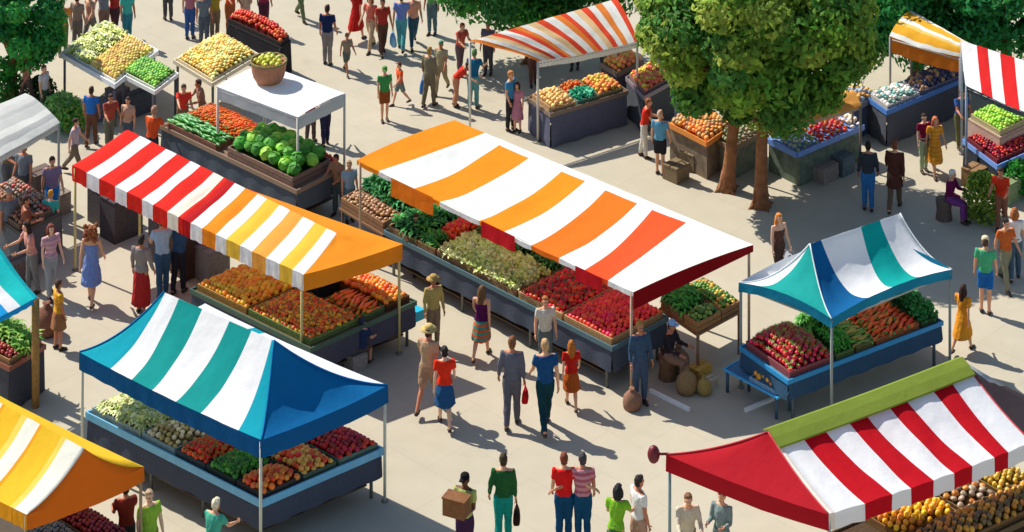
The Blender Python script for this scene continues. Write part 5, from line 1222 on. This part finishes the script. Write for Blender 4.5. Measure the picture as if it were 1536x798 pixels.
# ------------------------------------------------------------------ trees and plants
def tree(name, label, cat, px, py, trunks, cz, rx, ry, rz, n, size, cols, seed, limbs=6, gain=2.2, off=(0, 0)):
    r = random.Random(seed); base = at(px, py); root = thing(name, label, cat, base, 'trees round the square')
    cc = base + V((off[0], off[1], cz))
    for (tx, ty, rad) in trunks:
        b = at(tx, ty); m = MB(); top = cc + V(((b.x - base.x) * .5, (b.y - base.y) * .5, rz * .2))
        pts = [b.lerp(top, u) + V((.06 * math.sin(u * 5 + tx), .05 * math.cos(u * 4), 0)) * u for u in (0, .03, .12, .3, .5, .75, 1)]
        rr = [rad * 1.7, rad * 1.35, rad * 1.05, rad * .92, rad * .8, rad * .5, rad * .15]
        m.tube(pts, rr, 12)
        for k in range(4):                                 # root flare
            a = k * 1.57 + .5; m.tube([b + V((math.cos(a) * rad * 2.3, math.sin(a) * rad * 2.3, -.02)), b + V((math.cos(a) * rad * 1.2, math.sin(a) * rad * 1.2, .06)), b + V((math.cos(a) * rad * .4, math.sin(a) * rad * .4, .4))], [.03, rad * .4, rad * .5], 7)
        for k in range(limbs):
            a = k * 2.4 + seed; p0 = b.lerp(top, .42 + .06 * k)
            p2 = cc + V((math.cos(a) * rx * .72, math.sin(a) * ry * .72, r.uniform(-.35, .5) * rz)); p1 = p0.lerp(p2, .45) + V((0, 0, .15))
            m.tube([p0, p1, p2], [rad * .5, rad * .32, rad * .08], 7)
        m.build('trunk', mat('#8a5a38', rough=.85, var=.4, scale=7, bump=.6), root)
    clumps = []
    nc = int(36 * rx * ry / 2) + 30
    for k in range(nc):
        u = r.uniform(-1, 1); a = r.uniform(0, 6.283); s = math.sqrt(1 - u * u); q = r.uniform(.78, 1.0) if k % 5 else r.uniform(.1, .7)
        clumps.append((V((s * math.cos(a) * rx * q * .86, s * math.sin(a) * ry * q * .86, u * rz * q * .86)), r.uniform(.34, .6) * (rx + rz) / 4.2))
    v_, f_, mi = [], [], []
    for i in range(n):
        c, cr = clumps[i % nc]
        while True:
            d = V((r.uniform(-1, 1), r.uniform(-1, 1), r.uniform(-1, 1)))
            if .05 < d.length < 1: break
        d = d.normalized() * (d.length ** .8)
        p = cc + c + V((d.x * cr, d.y * cr, d.z * cr * .8))
        nrm = (d * .8 + c.normalized() * .5 + V((r.uniform(-.6, .6), r.uniform(-.6, .6), r.uniform(-.2, .9)))).normalized()
        t = nrm.cross(V((r.uniform(-1, 1), r.uniform(-1, 1), r.uniform(-1, 1)))).normalized(); b_ = nrm.cross(t)
        L_ = size * r.uniform(.7, 1.25); W_ = L_ * .55; k0 = len(v_)
        v_ += [p - t * L_ / 2, p + b_ * W_ / 2 - nrm * L_ * .06, p + t * L_ / 2, p - b_ * W_ / 2 - nrm * L_ * .06]
        f_.append((k0, k0 + 1, k0 + 2, k0 + 3)); mi.append((i % nc) % len(cols))
    me = bpy.data.meshes.new('crown'); me.from_pydata([q - base for q in v_], [], f_)
    for c in cols: me.materials.append(leafm(c, gain))
    me.polygons.foreach_set('material_index', mi); me.update()
    child('crown', me, root)
    return root
tree('broadleaf_tree', 'large round broadleaf tree with two brown trunks on the pavement', 'tree', 1112, 296, [(1090, 284, .13), (1141, 309, .13)], 3.5, 2.72, 2.3, 1.98, 64000, .17, ['#547a28', '#6b862c', '#456f2c', '#84953a'], 3, gain=1.55, off=(.32, 0))
tree('dark_tree', 'dark green tree behind the yellow awning at the upper right', 'tree', 1376, 128, [(1376, 128, .14)], 2.35, 2.35, 1.6, 1.75, 20000, .16, ['#2a6a34', '#2f7438', '#256030'], 5)
tree('dark_tree', 'dark green tree in the top right corner behind the red and white awning', 'tree', 1510, 136, [(1510, 136, .14)], 2.4, 2.4, 1.6, 1.75, 20000, .16, ['#276a36', '#2e733a', '#256030'], 6)
tree('dark_tree', 'wide dark green tree behind the coral striped awning', 'tree', 800, 92, [(800, 92, .15)], 2.2, 2.9, 1.6, 1.45, 24000, .16, ['#356a2c', '#3c7430', '#2d602c'], 7)
tree('dark_tree', 'dark green bushy tree in the top left corner', 'tree', 18, 150, [(18, 150, .12)], 1.75, 1.3, 1.1, 1.2, 13000, .14, ['#286c2e', '#30762e', '#256030'], 8)
def bush(label, px, py, rr, h_, cols, seed, n=900, size=.1, name='bush'):
    r = random.Random(seed); base = at(px, py); v_, f_, mi = [], [], []
    for i in range(n):
        a = r.uniform(0, 6.283); u = r.random() ** .5; z = r.random()
        q = rr * u * math.sqrt(max(.05, 1 - (2 * z - .8) ** 2 * .6)); p = V((math.cos(a) * q, math.sin(a) * q, .05 + z * h_))
        t = V((r.uniform(-1, 1), r.uniform(-1, 1), r.uniform(-.3, 1))).normalized(); b_ = t.cross(V((r.uniform(-1, 1), r.uniform(-1, 1), r.uniform(-1, 1)))).normalized()
        L_ = size * r.uniform(.7, 1.3); k0 = len(v_)
        v_ += [p - t * L_ / 2, p + b_ * L_ * .28, p + t * L_ / 2, p - b_ * L_ * .28]; f_.append((k0, k0 + 1, k0 + 2, k0 + 3)); mi.append(i % len(cols))
    root = thing(name, label, 'plant', base, 'potted and loose plants')
    me = bpy.data.meshes.new('foliage'); me.from_pydata(v_, [], f_)
    for c in cols: me.materials.append(leafm(c))
    me.polygons.foreach_set('material_index', mi); me.update(); child('foliage', me, root)
    m = MB(); m.tube([base, base + V((0, 0, h_ * .6))], [.035, .015], 6); m.build('stem', wood('#5c4a30'), root)
bush('low dark green bush under the left dark tree', 10, 152, .45, .55, ['#2a6a28', '#357a2e'], 1)
bush('loose green plant between the far crowd and the off white awning', 62, 150, .35, .45, ['#3c5a38', '#2c4a2c'], 2)
bush('pale green leafy plant beside the corner of the off white awning', 92, 186, .45, .6, ['#7fae5a', '#9ab870', '#5f9a50'], 3, name='leafy_plant')
bush('green leafy plant with yellow tips left of the royal blue shirt', 108, 196, .35, .5, ['#3f8a4c', '#8fae4a'], 4, name='leafy_plant')
bush('round yellow green potted shrub in the shade by the purple trousers', 1474, 330, .42, .9, ['#6f8a34', '#a0b848', '#55722c'], 5, 1400, name='shrub')
bush('deep green bush below the low blue railed table at the right edge', 1530, 290, .4, .6, ['#2a7a2c', '#3a8a34'], 6)
if _TMP: bpy.data.scenes.remove(_TMP)
print('COUNT', COUNT)
